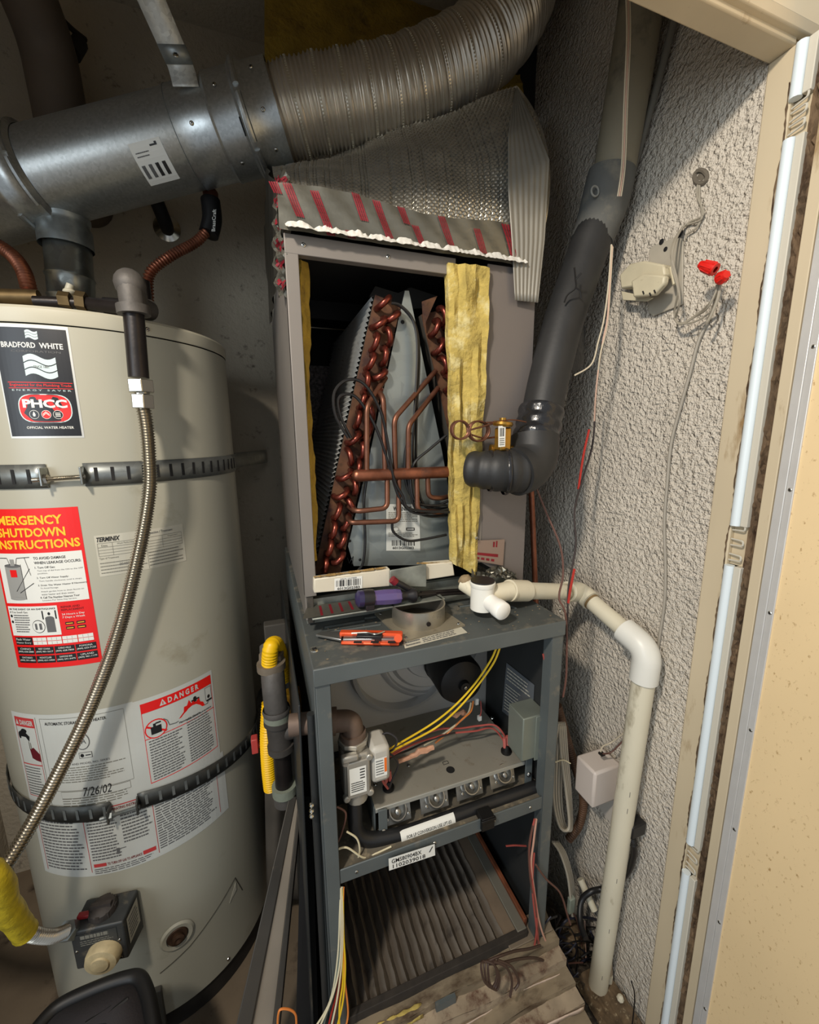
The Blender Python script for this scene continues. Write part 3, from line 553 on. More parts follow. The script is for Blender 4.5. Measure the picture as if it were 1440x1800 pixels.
# hanger strap
t = empty('hanger_strap', 'flat galvanized hanger strap running up from the flue duct', 'strap', at(320, 130, .93))
A = at(327, 152, .925); B = at(318, 118, .93); Cc = at(240, -60, .86); w2 = V((1, -.15, .12)).normalized()*.0215
mb = MB(); 
def hs(u, v):
    P = spl([A, B, B.lerp(Cc, .25), B.lerp(Cc, .6), Cc], 4); return P[min(int(v*16+.5), 16)]+w2*(u*2-1)
mb.grid(hs, 2, 16); mb.build('strap', mat('pale_strap_steel', (206, 208, 204), .5, .35, var=.25, vs=160, vor=True), t, solid=.0015)
mb = MB(); 
def hs2(u, v): q = B.lerp(Cc, .02+.22*v); return q+w2*1.04*(u*2-1)+V((.0, -.0022, 0))
mb.grid(hs2, 1, 2); mb.build('splice_plate', GALVD, t, solid=.0015)
screw(t, B.lerp(Cc, .12)+V((0, -.0035, 0)), (-.05, -1, .3), 1.3); screw(t, B.lerp(Cc, .85)+V((0, -.003, 0)), (-.05, -1, .3), 1.3)
# rear vent stack, hanging hook and shadowed clutter near the ceiling
t = empty('rear_vent_stack', 'old painted vent stack rising to the ceiling behind the flue duct at upper left', 'vent pipe', at(105, 185, 1.30))
mb = MB(); A = at(112, 230, 1.30); B = at(84, 80, 1.27); Cc = at(40, -30, 1.20); mb.tube(fil([V((A.x, YB-.001, A.z-.10)), A+V((0, 0, -.10)), A, B, Cc], .06), .052, 24); mb.build('stack_pipe', mat('shaded_tan_paint', (96, 84, 72), .7, var=.2, vs=8), t)  # pale tan darkened for the shadow lying on the stack
mb = MB(); q = at(112, 60, 1.28); mb.cyl(at(140, 75, 1.33), at(128, 95, 1.30), .016, 12); mb.tube(spl([at(150, 70, 1.34), at(125, 50, 1.31), at(100, 25, 1.28), at(80, 5, 1.25)], 6), .006, 8); mb.build('stack_bracket', mat('sooty_bracket', (40, 34, 28), .8), t)
t = empty('wall_flange', 'small chrome pipe flange on the back wall below the flue duct', 'flange', at(292, 400, 1.40))
mb = MB(); mb.lathe([(.034, 0), (.034, .003), (.026, .007), (.014, .012), (.014, .03)], at(294, 402, 1.418), V((0, -1, 0)), 28); mb.build('flange', CHROME, t)
mb = MB(); mb.tube(fil([at(294, 402, 1.40), at(292, 395, 1.36), at(280, 365, 1.33), at(272, 345, 1.33)], .03), .017, 12); mb.build('black_stub', BLACK, t)
# ---------------------------------------------------------------- flexible duct
t = empty('flexible_duct', 'ribbed aluminum flexible duct bending up from the flue to the ceiling', 'duct', dq(.46))
FP = [dq(.43), dq(.48), at(558, 188, .94), at(640, 174, .915), at(715, 155, .895), at(808, 112, .868), at(862, 68, .862), at(902, 14, .875), at(925, -50, .92), at(935, -140, 1.0)]
FP = resample(spl(FP, 14), .0012); 
def fr(L): 
    return .0730+.0022*math.cos(2*math.pi*L/.0078)+.0012*math.sin(2*math.pi*L/.047)
FLEX = mat('aluminum_flex', (214, 206, 192), .36, .82, var=.06, vs=40, bump=.12, bs=70, bd=.002)
mb = MB(); mb.tube(FP, .08, 56, rf=fr, cap=False); mb.build('ribbed_tube', FLEX, t, smooth=60)
# rows of crimp dimples every few ribs
sm = MB(); D = 0; nxt = .012
for i in range(1, len(FP)-2):
    D += (FP[i]-FP[i-1]).length
    if D > nxt and D < .46:
        nxt += .047; T = (FP[i+1]-FP[i-1]).normalized(); u = T.orthogonal().normalized(); u = (V((0, 0, 1))-T*T.z).normalized(); w_ = T.cross(u)
        for k in range(96):
            a = 2*math.pi*k/96; nn = u*math.cos(a)+w_*math.sin(a); c = FP[i]+nn*.0754; sm.box(c, (.0030, .0026, .0012), Matrix((T, T.cross(nn), nn)).transposed())
sm.build('crimp_seam', mat('crimp_bright', (215, 208, 190), .3, .9), t, smooth=0)
# yellow fibreglass batts above and behind
FIB = mat('yellow_fibreglass', (180, 158, 84), .95, var=.3, vs=40, c2=(204, 192, 140), dirt=.3, ds=25, bump=.8, bs=90, bd=.006)
def batt(mb, q, th, seed, nu=24, nv=14, amp=.008):
    r = random.Random(seed); nrm = (q[1]-q[0]).cross(q[3]-q[0]).normalized(); ph = [r.uniform(0, 6) for _ in range(8)]
    def f(u, v):
        p = q[0].lerp(q[1], u).lerp(q[3].lerp(q[2], u), v); h = math.sin(u*9+ph[0])*math.sin(v*11+ph[1])+.6*math.sin(u*23+ph[2]+v*7)+.5*math.sin(v*31+ph[3]-u*5)+r.uniform(-.5, .5); return p+nrm*amp*h*.5
    b = len(mb.v); mb.grid(f, nu, nv); F = len(mb.f)
    # closed back
    back = [p-nrm*th for p in mb.v[b:b+(nu+1)*(nv+1)]]; o = len(mb.v); mb.v += back; n1 = nu+1
    for j in range(nv):
        for i in range(nu): a = o+j*n1+i; mb.f.append((a, a+n1, a+n1+1, a+1)); mb.m.append(mb.cm)
    def side(ids):
        for a, c in zip(ids, ids[1:]): mb.f.append((b+a, o+a, o+c, b+c)); mb.m.append(mb.cm)
    side([i for i in range(n1)]); side([nv*n1+i for i in range(n1)]); side([j*n1 for j in range(nv+1)]); side([j*n1+nu for j in range(nv+1)])
    return mb
FIBD = mat('dusty_fibreglass', (170, 140, 52), .95, var=.3, vs=22, c2=(120, 96, 40), dirt=.2, ds=18, bump=.8, bs=90, bd=.006)
mb = MB(); batt(mb, [at(465, 110, 1.14), at(880, 70, 1.14), at(880, -60, 1.2), at(465, -60, 1.2)], .05, 1); o = mb.build('insulation_batt', FIBD); tag(o, 'yellow fibreglass batt above the flexible duct', 'insulation')
mb = MB(); batt(mb, [at(845, 208, .97), at(928, 216, .97), at(915, 130, .97), at(830, 140, .97)], .03, 2, amp=.006); o = mb.build('insulation_batt', FIBD); tag(o, 'small tuft of yellow fibreglass poking out right of the flexible duct', 'insulation')
# ================================================================ evaporator coil cabinet
X0, X1, YC, ZB, ZT = .055, .492, .69, 1.016, 1.637
cc = empty('coil_cabinet', 'open taupe steel cabinet holding the evaporator coil, standing on the furnace', 'coil cabinet', (.27, .9, ZB))
MB().bb((X0, YC, ZB+.012), (X0+.0035, 1.22, ZT)).build('side_panel', COILC, cc, bevel=.001)
MB().bb((X1-.0035, YC+.004, ZB+.012), (X1, 1.22, ZT)).build('side_panel', COILC, cc, bevel=.001)
MB().bb((X0, 1.22, ZB+.012), (X1, 1.223, ZT)).build('back_panel', BLACK, cc)
MB().bb((X0, YC, ZT-.003), (X1, 1.22, ZT)).build('top_panel', BLACK, cc) if False else None
mb = MB(); mb.bb((X0, YC-.003, 1.072), (X0+.020, YC+.012, ZT)); mb.build('front_stile', COILC, cc, bevel=.0012)
mb = MB(); mb.bb((X0, YC-.0035, ZT-.026), (.335, YC+.012, ZT+.001)); mb.build('top_rail', COILC, cc, bevel=.0012)
screw(cc, V((X0+.028, YC-.0036, ZT-.012)), (0, -1, 0), .9); screw(cc, V((X0+.16, YC-.0036, ZT-.012)), (0, -1, 0), .9)
mb = MB(); mb.bb((X0+.003, YC-.001, 1.022), (X0+.014, YC+.01, 1.072)); mb.build('broken_corner', mat('rusty_corner_steel', (70, 66, 60), .7, .3, var=.5, vs=60), cc, bevel=.001)
# right front panel, pushed aside, with the insulation strip beside it
PL = at(858, 466, YC-.006); PR = at(943, 476, YC-.006)
mb = MB(); bl = at(836, 990, YC-.006); br = at(906, 1018, YC-.006); bl.x = PL.x+.004; 
mb.slab([V((PL.x, PL.y, bl.z)), V((X1+.004, PL.y, 1.035)), V((X1+.004, PL.y, 1.636)), V((PL.x, PL.y, 1.636))], (0, .0035, 0)); mb.build('front_panel', mat('taupe_panel', (112, 105, 101), .45, .1, var=.06, vs=5), cc, bevel=.001)
mb = MB(); mb.slab([V((PL.x-.009, PL.y-.001, bl.z)), V((PL.x, PL.y-.001, bl.z)), V((PL.x, PL.y-.001, 1.62)), V((PL.x-.009, PL.y-.001, 1.60))], (0, .012, 0)); mb.build('panel_flange', COILC, cc, bevel=.001)
screw(cc, at(922, 484, YC-.007), (0, -1, 0), .9); screw(cc, at(838, 946, YC-.02), (0, -1, 0), .9)
mb = MB(); batt(mb, [at(795, 990, .680), at(838, 1012, .676), at(862, 470, .672), at(789, 460, .676)], .016, 5, 8, 40, .010); mb.build('insulation_strip', FIB, cc, lab='yellow fibreglass strip hanging beside the opening')
mb = MB(); batt(mb, [at(547, 990, .705), at(558, 985, .725), at(540, 462, .725), at(529, 456, .705)], .006, 6, 3, 40, .005); mb.build('insulation_strip', FIBD, cc, lab='thin yellow fibreglass lining at the left edge')
# speckled liner on the left inside wall and black baffle at the back
spk = mat('speckled_liner', (128, 118, 114), .9, var=.8, vs=130, c2=(210, 200, 196), dirt=.12, ds=170)
MB().bb((X0+.004, .80, 1.03), (X0+.008, 1.21, 1.60)).build('liner', spk, cc)
MB().bb((X0+.004, 1.17, 1.03), (.33, 1.18, 1.53)).build('liner', spk, cc)
MB().bb((X0+.004, .98, 1.60), (X1-.004, .99, 1.64)).build('baffle', BLACK, cc)
# --- coil slabs
ZNK = mat('coil_plate_steel', (150, 158, 158), .42, .7, var=.12, vs=45, vor=True)
FIN = mat('aluminum_fins', (196, 198, 196), .4, .35, var=.15, vs=30, c2=(110, 104, 96), dirt=.08, ds=20)
RUST = mat('rusty_end_plate', (104, 70, 46), .75, .2, var=.6, vs=60, c2=(54, 30, 24), dirt=.55, ds=30)
def slab(T, B, thx, y0, y1, side):
    """T,B: top and bottom of the outer edge at the front; thx: thickness towards the middle"""
    n = (B-T).normalized(); nx = V((-n.z, 0, n.x))*side
    if nx.x*side < 0: nx = -nx
    inn = -nx*thx
    mb = MB(); mb.hexa([T+V((0, .004, 0)), T+inn+V((0, .004, 0)), T+inn+V((0, y1-y0, 0)), T+V((0, y1-y0, 0)), B+V((0, .004, 0)), B+inn+V((0, .004, 0)), B+inn+V((0, y1-y0, 0)), B+V((0, y1-y0, 0))])
    mb.build('coil_core', mat('coil_core_dark', (90, 86, 80), .6, .5), cc)
    N = 58; mb = MB()
    def f(u, v):
        k = v*N*2; off = .0048 if int(round(k)) % 2 else 0; return T.lerp(B, v)+nx*(.0006+off)+V((0, .004+(y1-y0-.004)*u, 0))
    mb.grid(f, 1, N*2); mb.build('fin_stack', FIN, cc, smooth=0, lab='rows of thin aluminum fins')
    mb = MB(); mb.hexa([T, T+inn, T+inn+V((0, .003, 0)), T+V((0, .003, 0)), B, B+inn, B+inn+V((0, .003, 0)), B+V((0, .003, 0))]); mb.build('end_plate', RUST, cc, lab='rust-stained end plate')
    return n, inn
YS = .74
T1 = at(660, 518, YS); B1 = V((.078, YS, 1.095)); n1, in1 = slab(T1, B1, .048, YS, 1.14, -1)
T2 = V((2*.2735-T1.x, YS, T1.z-.012)); B2 = V((2*.2735-B1.x, YS, 1.095)); n2, in2 = slab(T2, B2, .048, YS, 1.14, 1)
ubm = MB(); P = []
for k in range(9): a = math.pi*k/8; P.append(V((math.cos(a)*.0135, 0, math.sin(a)*.0160)))
P = [P[0]-V((0, 0, .008))]+P+[P[-1]-V((0, 0, .008))]; ubm.tube(P, .0054, 9)
ub = bpy.data.meshes.new('copper_bend'); ub.from_pydata(ubm.v, [], ubm.f); ub.materials.append(CUR); ub.polygons.foreach_set('use_smooth', [True]*len(ub.polygons))
rb = random.Random(11)
def bends(T, n, inn, rows, length, side):
    for i in range(rows):
        for j in (0, 1):
            s = (i+.35+.5*j)/rows*length
            if s > length-.012: continue
            p = T+n*s+inn*(.30+.42*j)+V((0, -.009, 0)); t = side*(rb.choice((-.1, .15, .6, -.7))+rb.uniform(-.15, .15)); d = (n*math.cos(t)+inn.normalized()*math.sin(t)).normalized()
            inst(ub, 'copper_bend', cc, frame(p, d, V((rb.uniform(-.1, .1), -1, rb.uniform(-.25, .05)))))
bends(T1, n1, in1, 15, (B1-T1).length, 1); bends(T2, n2, in2, 15, (B2-T2).length, -1)
# centre triangular plate
YP = .733
mb = MB(); mb.slab([at(712, 511, YP), at(719, 511, YP), at(777, 792, YP), at(796, 900, YP), at(800, 992, YP), at(622, 995, YP), at(612, 960, YP), at(650, 800, YP)], (0, .002, 0)); mb.build('delta_plate', ZNK, cc, lab='bare triangular steel plate between the coil slabs')
mb = MB(); p = at(708, 566, YP-.0008); mb.lathe([(.0035, 0), (0, .0003)], p, V((0, -1, 0)), 12)
for q in ((615, 951), (633, 984)): mb.lathe([(.0028, 0), (0, .0003)], at(*q, YP-.0008), V((0, -1, 0)), 12)
mb.build('punched_hole', BLACK, cc)
mb = MB(); mb.slab([at(650, 520, .80), at(660, 503, .80), at(700, 515, .80), at(722, 505, .80), at(768, 520, .80), at(762, 540, .80), at(700, 545, .80)], (0, .01, 0)); mb.build('top_baffle', mat('dark_baffle', (48, 46, 44), .6, .4), cc)
mb = MB(); mb.slab([at(742, 530, .728), at(769, 520, .728), at(762, 535, .728), at(745, 575, .728)], (0, .002, 0)); mb.build('bent_tab', RUST, cc)
# header and feeder tubes
YT = .700; Cu = mat('dull_copper', (124, 84, 66), .45, .8, var=.3, vs=30, c2=(90, 54, 42), dirt=.3, ds=40)
mb = MB(); mb.tube([at(628, 836, YT), at(781, 830, YT), at(835, 829, YT)], .0108, 18); mb.ball(at(629, 836, YT), .0108, 12); mb.build('header_pipe', CU, cc, lab='thick copper header pipe')
def feed(px, ys, nm='feeder_tube', r=.0048, rd=.012):
    ys = ys if isinstance(ys, (list, tuple)) else [ys]*len(px); mb = MB(); mb.tube(fil([at(x, y, ys[i]) for i, (x, y) in enumerate(px)], rd), r, 10); mb.build(nm, Cu, cc)
feed([(645, 828), (645, 715), (678, 664)], [YT, YT-.006, .735])
feed([(677, 828), (674, 700), (666, 688), (662, 694)], [YT, YT-.006, .715, .738])
feed([(695, 828), (693, 736), (766, 652)], [YT, YT-.008, .735])
feed([(718, 828), (718, 748), (770, 682)], [YT, YT-.010, .735])
feed([(681, 842), (681, 893), (626, 899), (612, 889)], [YT, YT-.004, YT-.002, .735])
feed([(701, 842), (701, 916), (616, 919), (610, 906)], [YT, YT-.004, YT-.004, .735])
feed([(733, 840), (734, 898), (775, 901), (790, 896)], [YT, YT-.004, .705, .72])
feed([(752, 840), (753, 874), (775, 876), (792, 872)], [YT, YT, .705, .72])
def wire(parent, px, ys, r, m, k=8, nm='wire', n=7, lab=None):
    ys = ys if isinstance(ys, (list, tuple)) else [ys]*len(px); mb = MB(); mb.tube(spl([at(x, y, ys[i]) for i, (x, y) in enumerate(px)], k), r, n); return mb.build(nm, m, parent, lab=lab)
BW = mat('black_rubber_tube', (24, 23, 23), .4)
for px, ys in (([(688, 533), (705, 538), (727, 565), (734, 620), (728, 740), (726, 800), (734, 880), (745, 905), (775, 907)], .712),
        ([(694, 533), (712, 545), (731, 575), (737, 630), (732, 740), (733, 840), (748, 890), (790, 893)], .716),
        ([(612, 770), (590, 730), (588, 690), (610, 668), (640, 675), (668, 720), (680, 770), (692, 840), (707, 870), (722, 895), (790, 900)], .69),
        ([(617, 770), (600, 735), (594, 705), (606, 693), (628, 700), (655, 740), (672, 780), (687, 830), (705, 880), (735, 903), (790, 895)], .695),
        ([(690, 915), (692, 935), (715, 950), (745, 948), (785, 940)], .708), ([(647, 830), (640, 880), (642, 950), (638, 990), (628, 1004)], .725),
        ([(785, 765), (755, 790), (728, 815), (722, 850), (735, 885), (785, 888)], .705), ([(722, 760), (712, 800), (714, 850), (730, 880), (760, 890), (790, 880)], .71),
        ([(790, 905), (760, 908), (735, 900), (722, 870), (716, 830)], .708)): wire(cc, px, ys, .0026, BW, nm='distributor_tube')
# coil label and scribbles
L = Label(quadmap(at(679, 968, YP-.001), at(739, 968, YP-.001), at(737, 886, YP-.001), at(679, 886, YP-.001)), Wt, thick=.0004)
L.text('WARNING', .20, .86, .75, .95, INK, .03); L.lines(.06, .62, .94, .84, 6, GR2, .4); L.rect(.58, .44, .84, .50, INK, 2); L.rect(.61, .46, .81, .48, WH, 3); L.disc(.28, .47, .09, .05, GR2, 2); L.disc(.28, .47, .075, .04, Wt, 3); L.lines(.06, .30, .94, .40, 3, GR2, .4); L.bars(.16, .11, .84, .23, INK); L.text('6013G02383', .18, .035, .80, .09, INK, .02); L.build('coil_label', cc, lab='white warning label with barcode')
mb = MB(); mb.tube([at(x, y, YP-.001) for x, y in ((611, 980), (614, 990), (618, 983), (621, 978), (619, 992))], .0006, 5); mb.build('marker_scribble', INK, cc)
# drain pan
PANM = mat('cream_plastic_pan', (208, 200, 180), .5, var=.08, vs=12, c2=(150, 120, 84), dirt=.08, ds=30)
mb = MB(); mb.slab([at(552, 1043, .672), at(686, 1031, .672), at(686, 1000, .672), at(552, 1018, .672)], (0, .018, 0)); mb.build('drain_pan', PANM, cc, bevel=.002, lab='cream plastic drain pan'); mb = MB(); mb.slab([at(748, 1020, .676), at(800, 1012, .676), at(796, 988, .676), at(748, 992, .676)], (0, .018, 0)); mb.build('drain_pan', PANM, cc, bevel=.002, lab='cream plastic drain pan')
L = Label(quadmap(at(588, 1038, .6715), at(637, 1034, .6715), at(637, 1012, .6715), at(588, 1017, .6715)), WH, thick=.0003); L.text('SERIAL NUMBER', .2, .85, .8, .96, GRN); L.bars(.06, .30, .94, .82, INK, 30); L.text('6013G02383', .10, .03, .90, .24, INK, .02); L.build('serial_label', cc, lab='white serial label with barcode')
mb = MB(); mb.slab([at(686, 1030, .667), at(750, 1032, .667), at(750, 992, .667), at(686, 1003, .667)], (0, .004, 0)); mb.build('pan_bracket', mat('mottled_zinc', (150, 154, 146), .5, .6, var=.4, vs=30), cc, bevel=.001)
mb = MB(); r = random.Random(4)
for x in range(30): q = at(554+x*4.2, 1014-x*.55, .674); mb.ball(q, r.uniform(.0015, .004), 6, (1.5, 1, .7))
for x in range(14): q = at(735+x*4, 990, .68); mb.ball(q, r.uniform(.0015, .003), 6, (1.5, 1, .7))
mb.build('foam_crumbs', mat('rusty_crumbs', (150, 120, 70), .9, var=.5, vs=80), cc)['kind'] = 'stuff'
MB().bb((X0+.006, .645, 1.047), (.30, .72, 1.050)).build('base_flange', mat('mottled_zinc', ()), cc, bevel=.001); MB().bb((X0+.002, .70, ZB+.001), (X1-.002, .712, 1.062)).build('base_rail', mat('mottled_zinc', ()), cc)
# expansion valve with its coiled capillary, right of the strip
tv = empty('expansion_valve', 'brass expansion valve with coiled copper capillary tubes beside the black elbow', 'valve', at(880, 790, .62))
BR = mat('brass', (176, 136, 62), .35, .85, var=.25, vs=40)
mb = MB(); c = at(884, 745, .625); mb.lathe([(0, .006), (.016, .004), (.018, 0), (.016, -.004), (0, -.005)], c, V((.05, -.1, 1)), 20); mb.lathe([(.006, .005), (.006, .010), (0, .010)], c, V((0, 0, 1)), 10); mb.build('diaphragm', BR, tv)
mb = MB(); mb.box(at(884, 772, .628), (.022, .022, .040)); mb.build('valve_body', BR, tv, bevel=.003); mb = MB(); mb.cyl(at(862, 790, .65), at(905, 792, .64), .009); mb.cyl(at(882, 785, .63), at(880, 812, .64), .010, 6); mb.build('flare_nut', BR, tv)
L = Label(quadmap(at(876, 786, .612), at(888, 785, .612), at(889, 748, .612), at(876, 749, .612)), WH, thick=.0003); L.bars(.15, .5, .85, .9, INK, 12); L.lines(.15, .06, .9, .44, 4, GRN, .4); L.build('valve_tag', tv, lab='small white printed tag')
for cx, cy, rr, s in ((806, 756, .0165, 0), (838, 758, .0185, 1)):
    P = []; c = at(cx, cy, .645)
    for k in range(73): a = k*2*math.pi*3/72+s; P.append(c+V((math.cos(a)*rr*(1+.05*math.sin(k*.3)), -.002*k/12, math.sin(a)*rr*.92)))
    P.append(at(876, 742, .63)); mb = MB(); mb.tube(P, .0016, 7); mb.build('capillary_coil', Cu, tv)
wire(tv, [(822, 762), (850, 770), (872, 768)], .64, .0016, Cu, nm='capillary'); wire(tv, [(868, 742), (900, 738), (925, 742)], .62, .0012, Cu, nm='capillary')
mb = MB(); mb.tube(fil([at(835, 829, .70), at(870, 800, .68), at(878, 800, .64)], .02), .007, 12); mb.build('suction_stub', Cu, tv)
# ================================================================ plenum
pl = empty('foil_plenum', 'plenum wrapped in silver bubble foil above the coil cabinet', 'plenum', (.27, .9, ZT))
FOIL = mat('bubble_foil', (190, 186, 174), .24, .8, var=.2, vs=30)
A0 = V((X0-.004, .684, 1.690)); A1 = V((.505, .684, 1.690)); M0 = V((X0+.0, .845, 1.80)); M1 = V((.52, .70, 1.84)); B0 = V((X0+.015, 1.0, 1.875)); B1 = V((.516, .80, 2.005))
r = random.Random(9); CR = sorted(r.uniform(.02, .98) for _ in range(40))
def foil(u, v):
    a, b, c = A0.lerp(A1, u), M0.lerp(M1, u**.9), B0.lerp(B1, u**.8); t = v*v*(3-2*v)*.0+v; p = a*(1-t)*(1-t)+(b*2-(a+c)*.5)*2*t*(1-t)+c*t*t; n = V((0, -.7, .6))
    x = u*.445/.0088; y = v*.42/.0082; ox = (int(y) % 2)*.5; dx = (x+ox) % 1-.5; dy = y % 1-.5; h = max(0, 1-(dx*dx+dy*dy)*5)**.5*.0027
    d = min(abs(u-c) for c in CR); h -= .0035*math.exp(-(d/.0022)**2); h += .004*math.sin(u*14+v*2)+.002*math.sin(v*17+u*8)
    h *= 1 if u < .985 else 0
    return p+n*h
mb = MB(); mb.grid(foil, 300, 260); mb.build('foil_front', FOIL, pl, smooth=80)
mb = MB(); mb.grid(lambda u, v: V((X0-.004+.003*math.sin(v*9+u*30), .684+(1.22-.684)*u, 1.635+v*min(.055+u*.35, .21))), 50, 20); mb.build('foil_side', mat('dull_foil', (130, 126, 116), .35, .85, var=.3, vs=20), pl)
MB().hexa([V((X0+.01, .71, ZT)), V((X1-.01, .71, ZT)), V((X1-.01, 1.21, ZT)), V((X0+.01, 1.21, ZT)), V((.11, 1.0, 1.83)), V((.46, .92, 1.83)), V((.46, 1.21, 1.83)), V((.11, 1.21, 1.83))]).build('plenum_core', BLACK, pl)
# loose right-hand flap of ribbed foil
FP_ = [at(890, 232, .70), at(907, 152, .80), at(966, 281, .672), at(958, 420, .672), at(945, 530, .672), at(923, 528, .675), at(905, 470, .676), at(893, 330, .680)]
fm = mat('pale_foil_flap', (146, 142, 132), .5, .5, var=.10, vs=20)
def flap(u, v):
    l = [at(905, 165, .79), at(893, 240, .70), at(893, 330, .676), at(900, 430, .674), at(905, 528, .674)]; q = [at(909, 152, .79), at(940, 215, .71), at(966, 281, .668), at(958, 420, .668), at(946, 532, .668)]
    a = l[min(int(v*4), 3)].lerp(l[min(int(v*4)+1, 4)], v*4-min(int(v*4), 3)); b = q[min(int(v*4), 3)].lerp(q[min(int(v*4)+1, 4)], v*4-min(int(v*4), 3))
    return a.lerp(b, u)+V((0, -.0007*math.sin(u*44), 0))
mb = MB(); mb.grid(flap, 56, 28); mb.build('foil_flap', fm, pl, solid=.001, lab='pale ribbed foil flap on the right edge')
# foil tape along the bottom edge, with red printed bands and a crinkled bright lip
TAPE = mat('foil_tape', (120, 118, 108), .36, .7, var=.12, vs=25, bump=.3, bs=60); TRED = mat('red_tape_print', (132, 30, 42), .45, .3, var=.25, vs=60)
r = random.Random(21)
tp = lambda u, v: V((X0-.006+u*.452, .6785-.003*(1-v)+.0010*math.sin(u*60+v*9), 1.6375+v*.060+.005*math.sin(u*9)*v-.018*0*u))
mb = MB(); mb.grid(tp, 90, 6); mb.build('foil_tape', TAPE, pl, smooth=80)
L = Label(lambda u, v, h: tp(u, v)+V((0, -.0016-h, 0)), TAPE, (60, 4)); 
L.mb = MB(); L.mats = []
for u0, v0, v1 in ((.07, .30, .98), (.15, .0, .9), (.29, .45, 1.0), (.36, .15, .98), (.45, .60, 1.0), (.48, .05, .62), (.60, .10, .98), (.73, .15, .75), (.22, .02, .18), (.03, .75, 1.0), (.86, .05, .95), (.93, .1, .9)):
    nn = 6
    for k in range(nn):
        a = v0+(v1-v0)*k/nn; b = v0+(v1-v0)*(k+.96)/nn; ua = u0-a*.055; ub_ = u0-b*.055; wd = .028 if u0 < .8 else .05
        for j in range(4): L.poly([(ua+j*wd/4+.001, a), (ua+(j+.82)*wd/4, a), (ub_+(j+.82)*wd/4, b), (ub_+j*wd/4+.001, b)], TRED, 1)
L.build('tape_print', pl, lab='red printed bands on the foil tape')
BRT = mat('glint_white_foil', (244, 242, 234), .35, .25, bump=.4, bs=90, bd=.003)  # foil's glint put into a near-white, barely metallic colour
pr = [r.uniform(0, 1) for _ in range(200)]
def lip(u, v):
    i = int(u*99); w_ = .005+.005*abs(math.sin(u*31))+.004*pr[i]; return V((X0+.002+u*.405, .6745-.010*(1-v)-.002*pr[i+50]*(1-v), 1.6385-.012*u*0+v*w_-.002*pr[i+99]*(1-v)))
mb = MB(); mb.grid(lip, 99, 3); mb.build('crinkled_lip', BRT, pl, smooth=0, solid=.0005, lab='crinkled lip of the foil tape, coloured white for its glint')
# crumpled tape down the left corner
def lt(u, v): 
    q = at(488+18*u-6*math.sin(v*3), 300+220*v, .69+.03*(1-u)); return q+V((.004*math.sin(v*40+u*5), .004*math.sin(v*53), .003*math.sin(u*20)))
mb = MB(); mb.grid(lt, 8, 60); mb.build('corner_tape', TAPE, pl, smooth=0)
for v in (.95, .80, .62, .45, .30, .14):
    L = Label(lambda u, v, h: lt(u, 1-v)+V((0, -.003, 0)), TAPE, (8, 60)); L.mb = MB(); L.mats = []
    for k in range(4): L.rect(.1+.2*(k % 2), v-.09+k*.018, .85, v-.074+k*.018, TRED, 1)
    L.build('tape_print', pl)
# ================================================================ furnace
FX0, FX1, FY, FZ, FZB = .049, .494, .55, 1.016, .17
fu = empty('gas_furnace', 'dark grey gas furnace with its front doors off, burners and wiring exposed', 'furnace', (.27, .9, FZB))
def fb(name, a, b, m=FURN, bevel=.0012, parent=None, lab=None, **k): return MB().bb(a, b).build(name, m, parent or fu, bevel=bevel, lab=lab, **k)
top = fb('top_panel', (FX0, FY, FZ-.003), (FX1, 1.25, FZ), FURND, lab='dusty dark top panel')
fb('top_lip', (FX0, FY-.001, FZ-.028), (FX1, FY+.002, FZ-.0005))
fb('side_panel', (FX0, FY+.003, FZB), (FX0+.002, 1.25, FZ-.003)); fb('side_panel', (FX1-.002, FY+.003, FZB), (FX1, 1.25, FZ-.003)); fb('back_panel', (FX0, 1.248, FZB), (FX1, 1.25, FZ-.003), BLACK)
fb('front_post', (FX0+.002, FY+.002, FZB), (FX0+.024, FY+.004, FZ-.028)); fb('front_post', (FX1-.026, FY+.002, FZB), (FX1-.002, FY+.004, FZ-.028))
fb('post_return', (FX0+.022, FY+.002, FZB), (FX0+.024, FY+.025, FZ-.028)); fb('post_return', (FX1-.026, FY+.002, FZB), (FX1-.024, FY+.025, FZ-.028))
inner = mat('dark_inner_liner', (40, 42, 42), .6, var=.15)
fb('inner_side', (FX1-.008, FY+.025, FZB), (FX1-.003, 1.24, FZ-.004), inner); fb('inner_side', (FX0+.003, FY+.025, FZB), (FX0+.008, 1.24, FZ-.004), inner)
# slots stamped in the top
for (x0, y0, x1, y1) in ((570, 1102, 640, 1090), (566, 1112, 668, 1097), (640, 1086, 660, 1083), (905, 1068, 868, 1058), (800, 1052, 828, 1049), (806, 1066, 826, 1063)):
    a = atz(x0, y0, FZ+.0004); b = atz(x1, y1, FZ+.0004); mb = MB(); mb.slab([a+V((0, -.0025, 0)), b+V((0, -.0025, 0)), b+V((0, .0025, 0)), a+V((0, .0025, 0))], (0, 0, .0003)); mb.build('stamped_slot', BLACK, top)
    mb = MB(); mb.slab([a+V((.0, -.007, 0)), b+V((0, -.007, 0)), b+V((0, -.0035, .0015)), a+V((0, -.0035, .0015))], (0, 0, .0008)); mb.build('slot_rib', FURN, top)
screw(fu, atz(553, 1143, FZ), (0, 0, 1), 1.8)
for q in ((985, 1073), (560, 1090)): screw(fu, atz(*q, FZ), (0, 0, 1), 1)
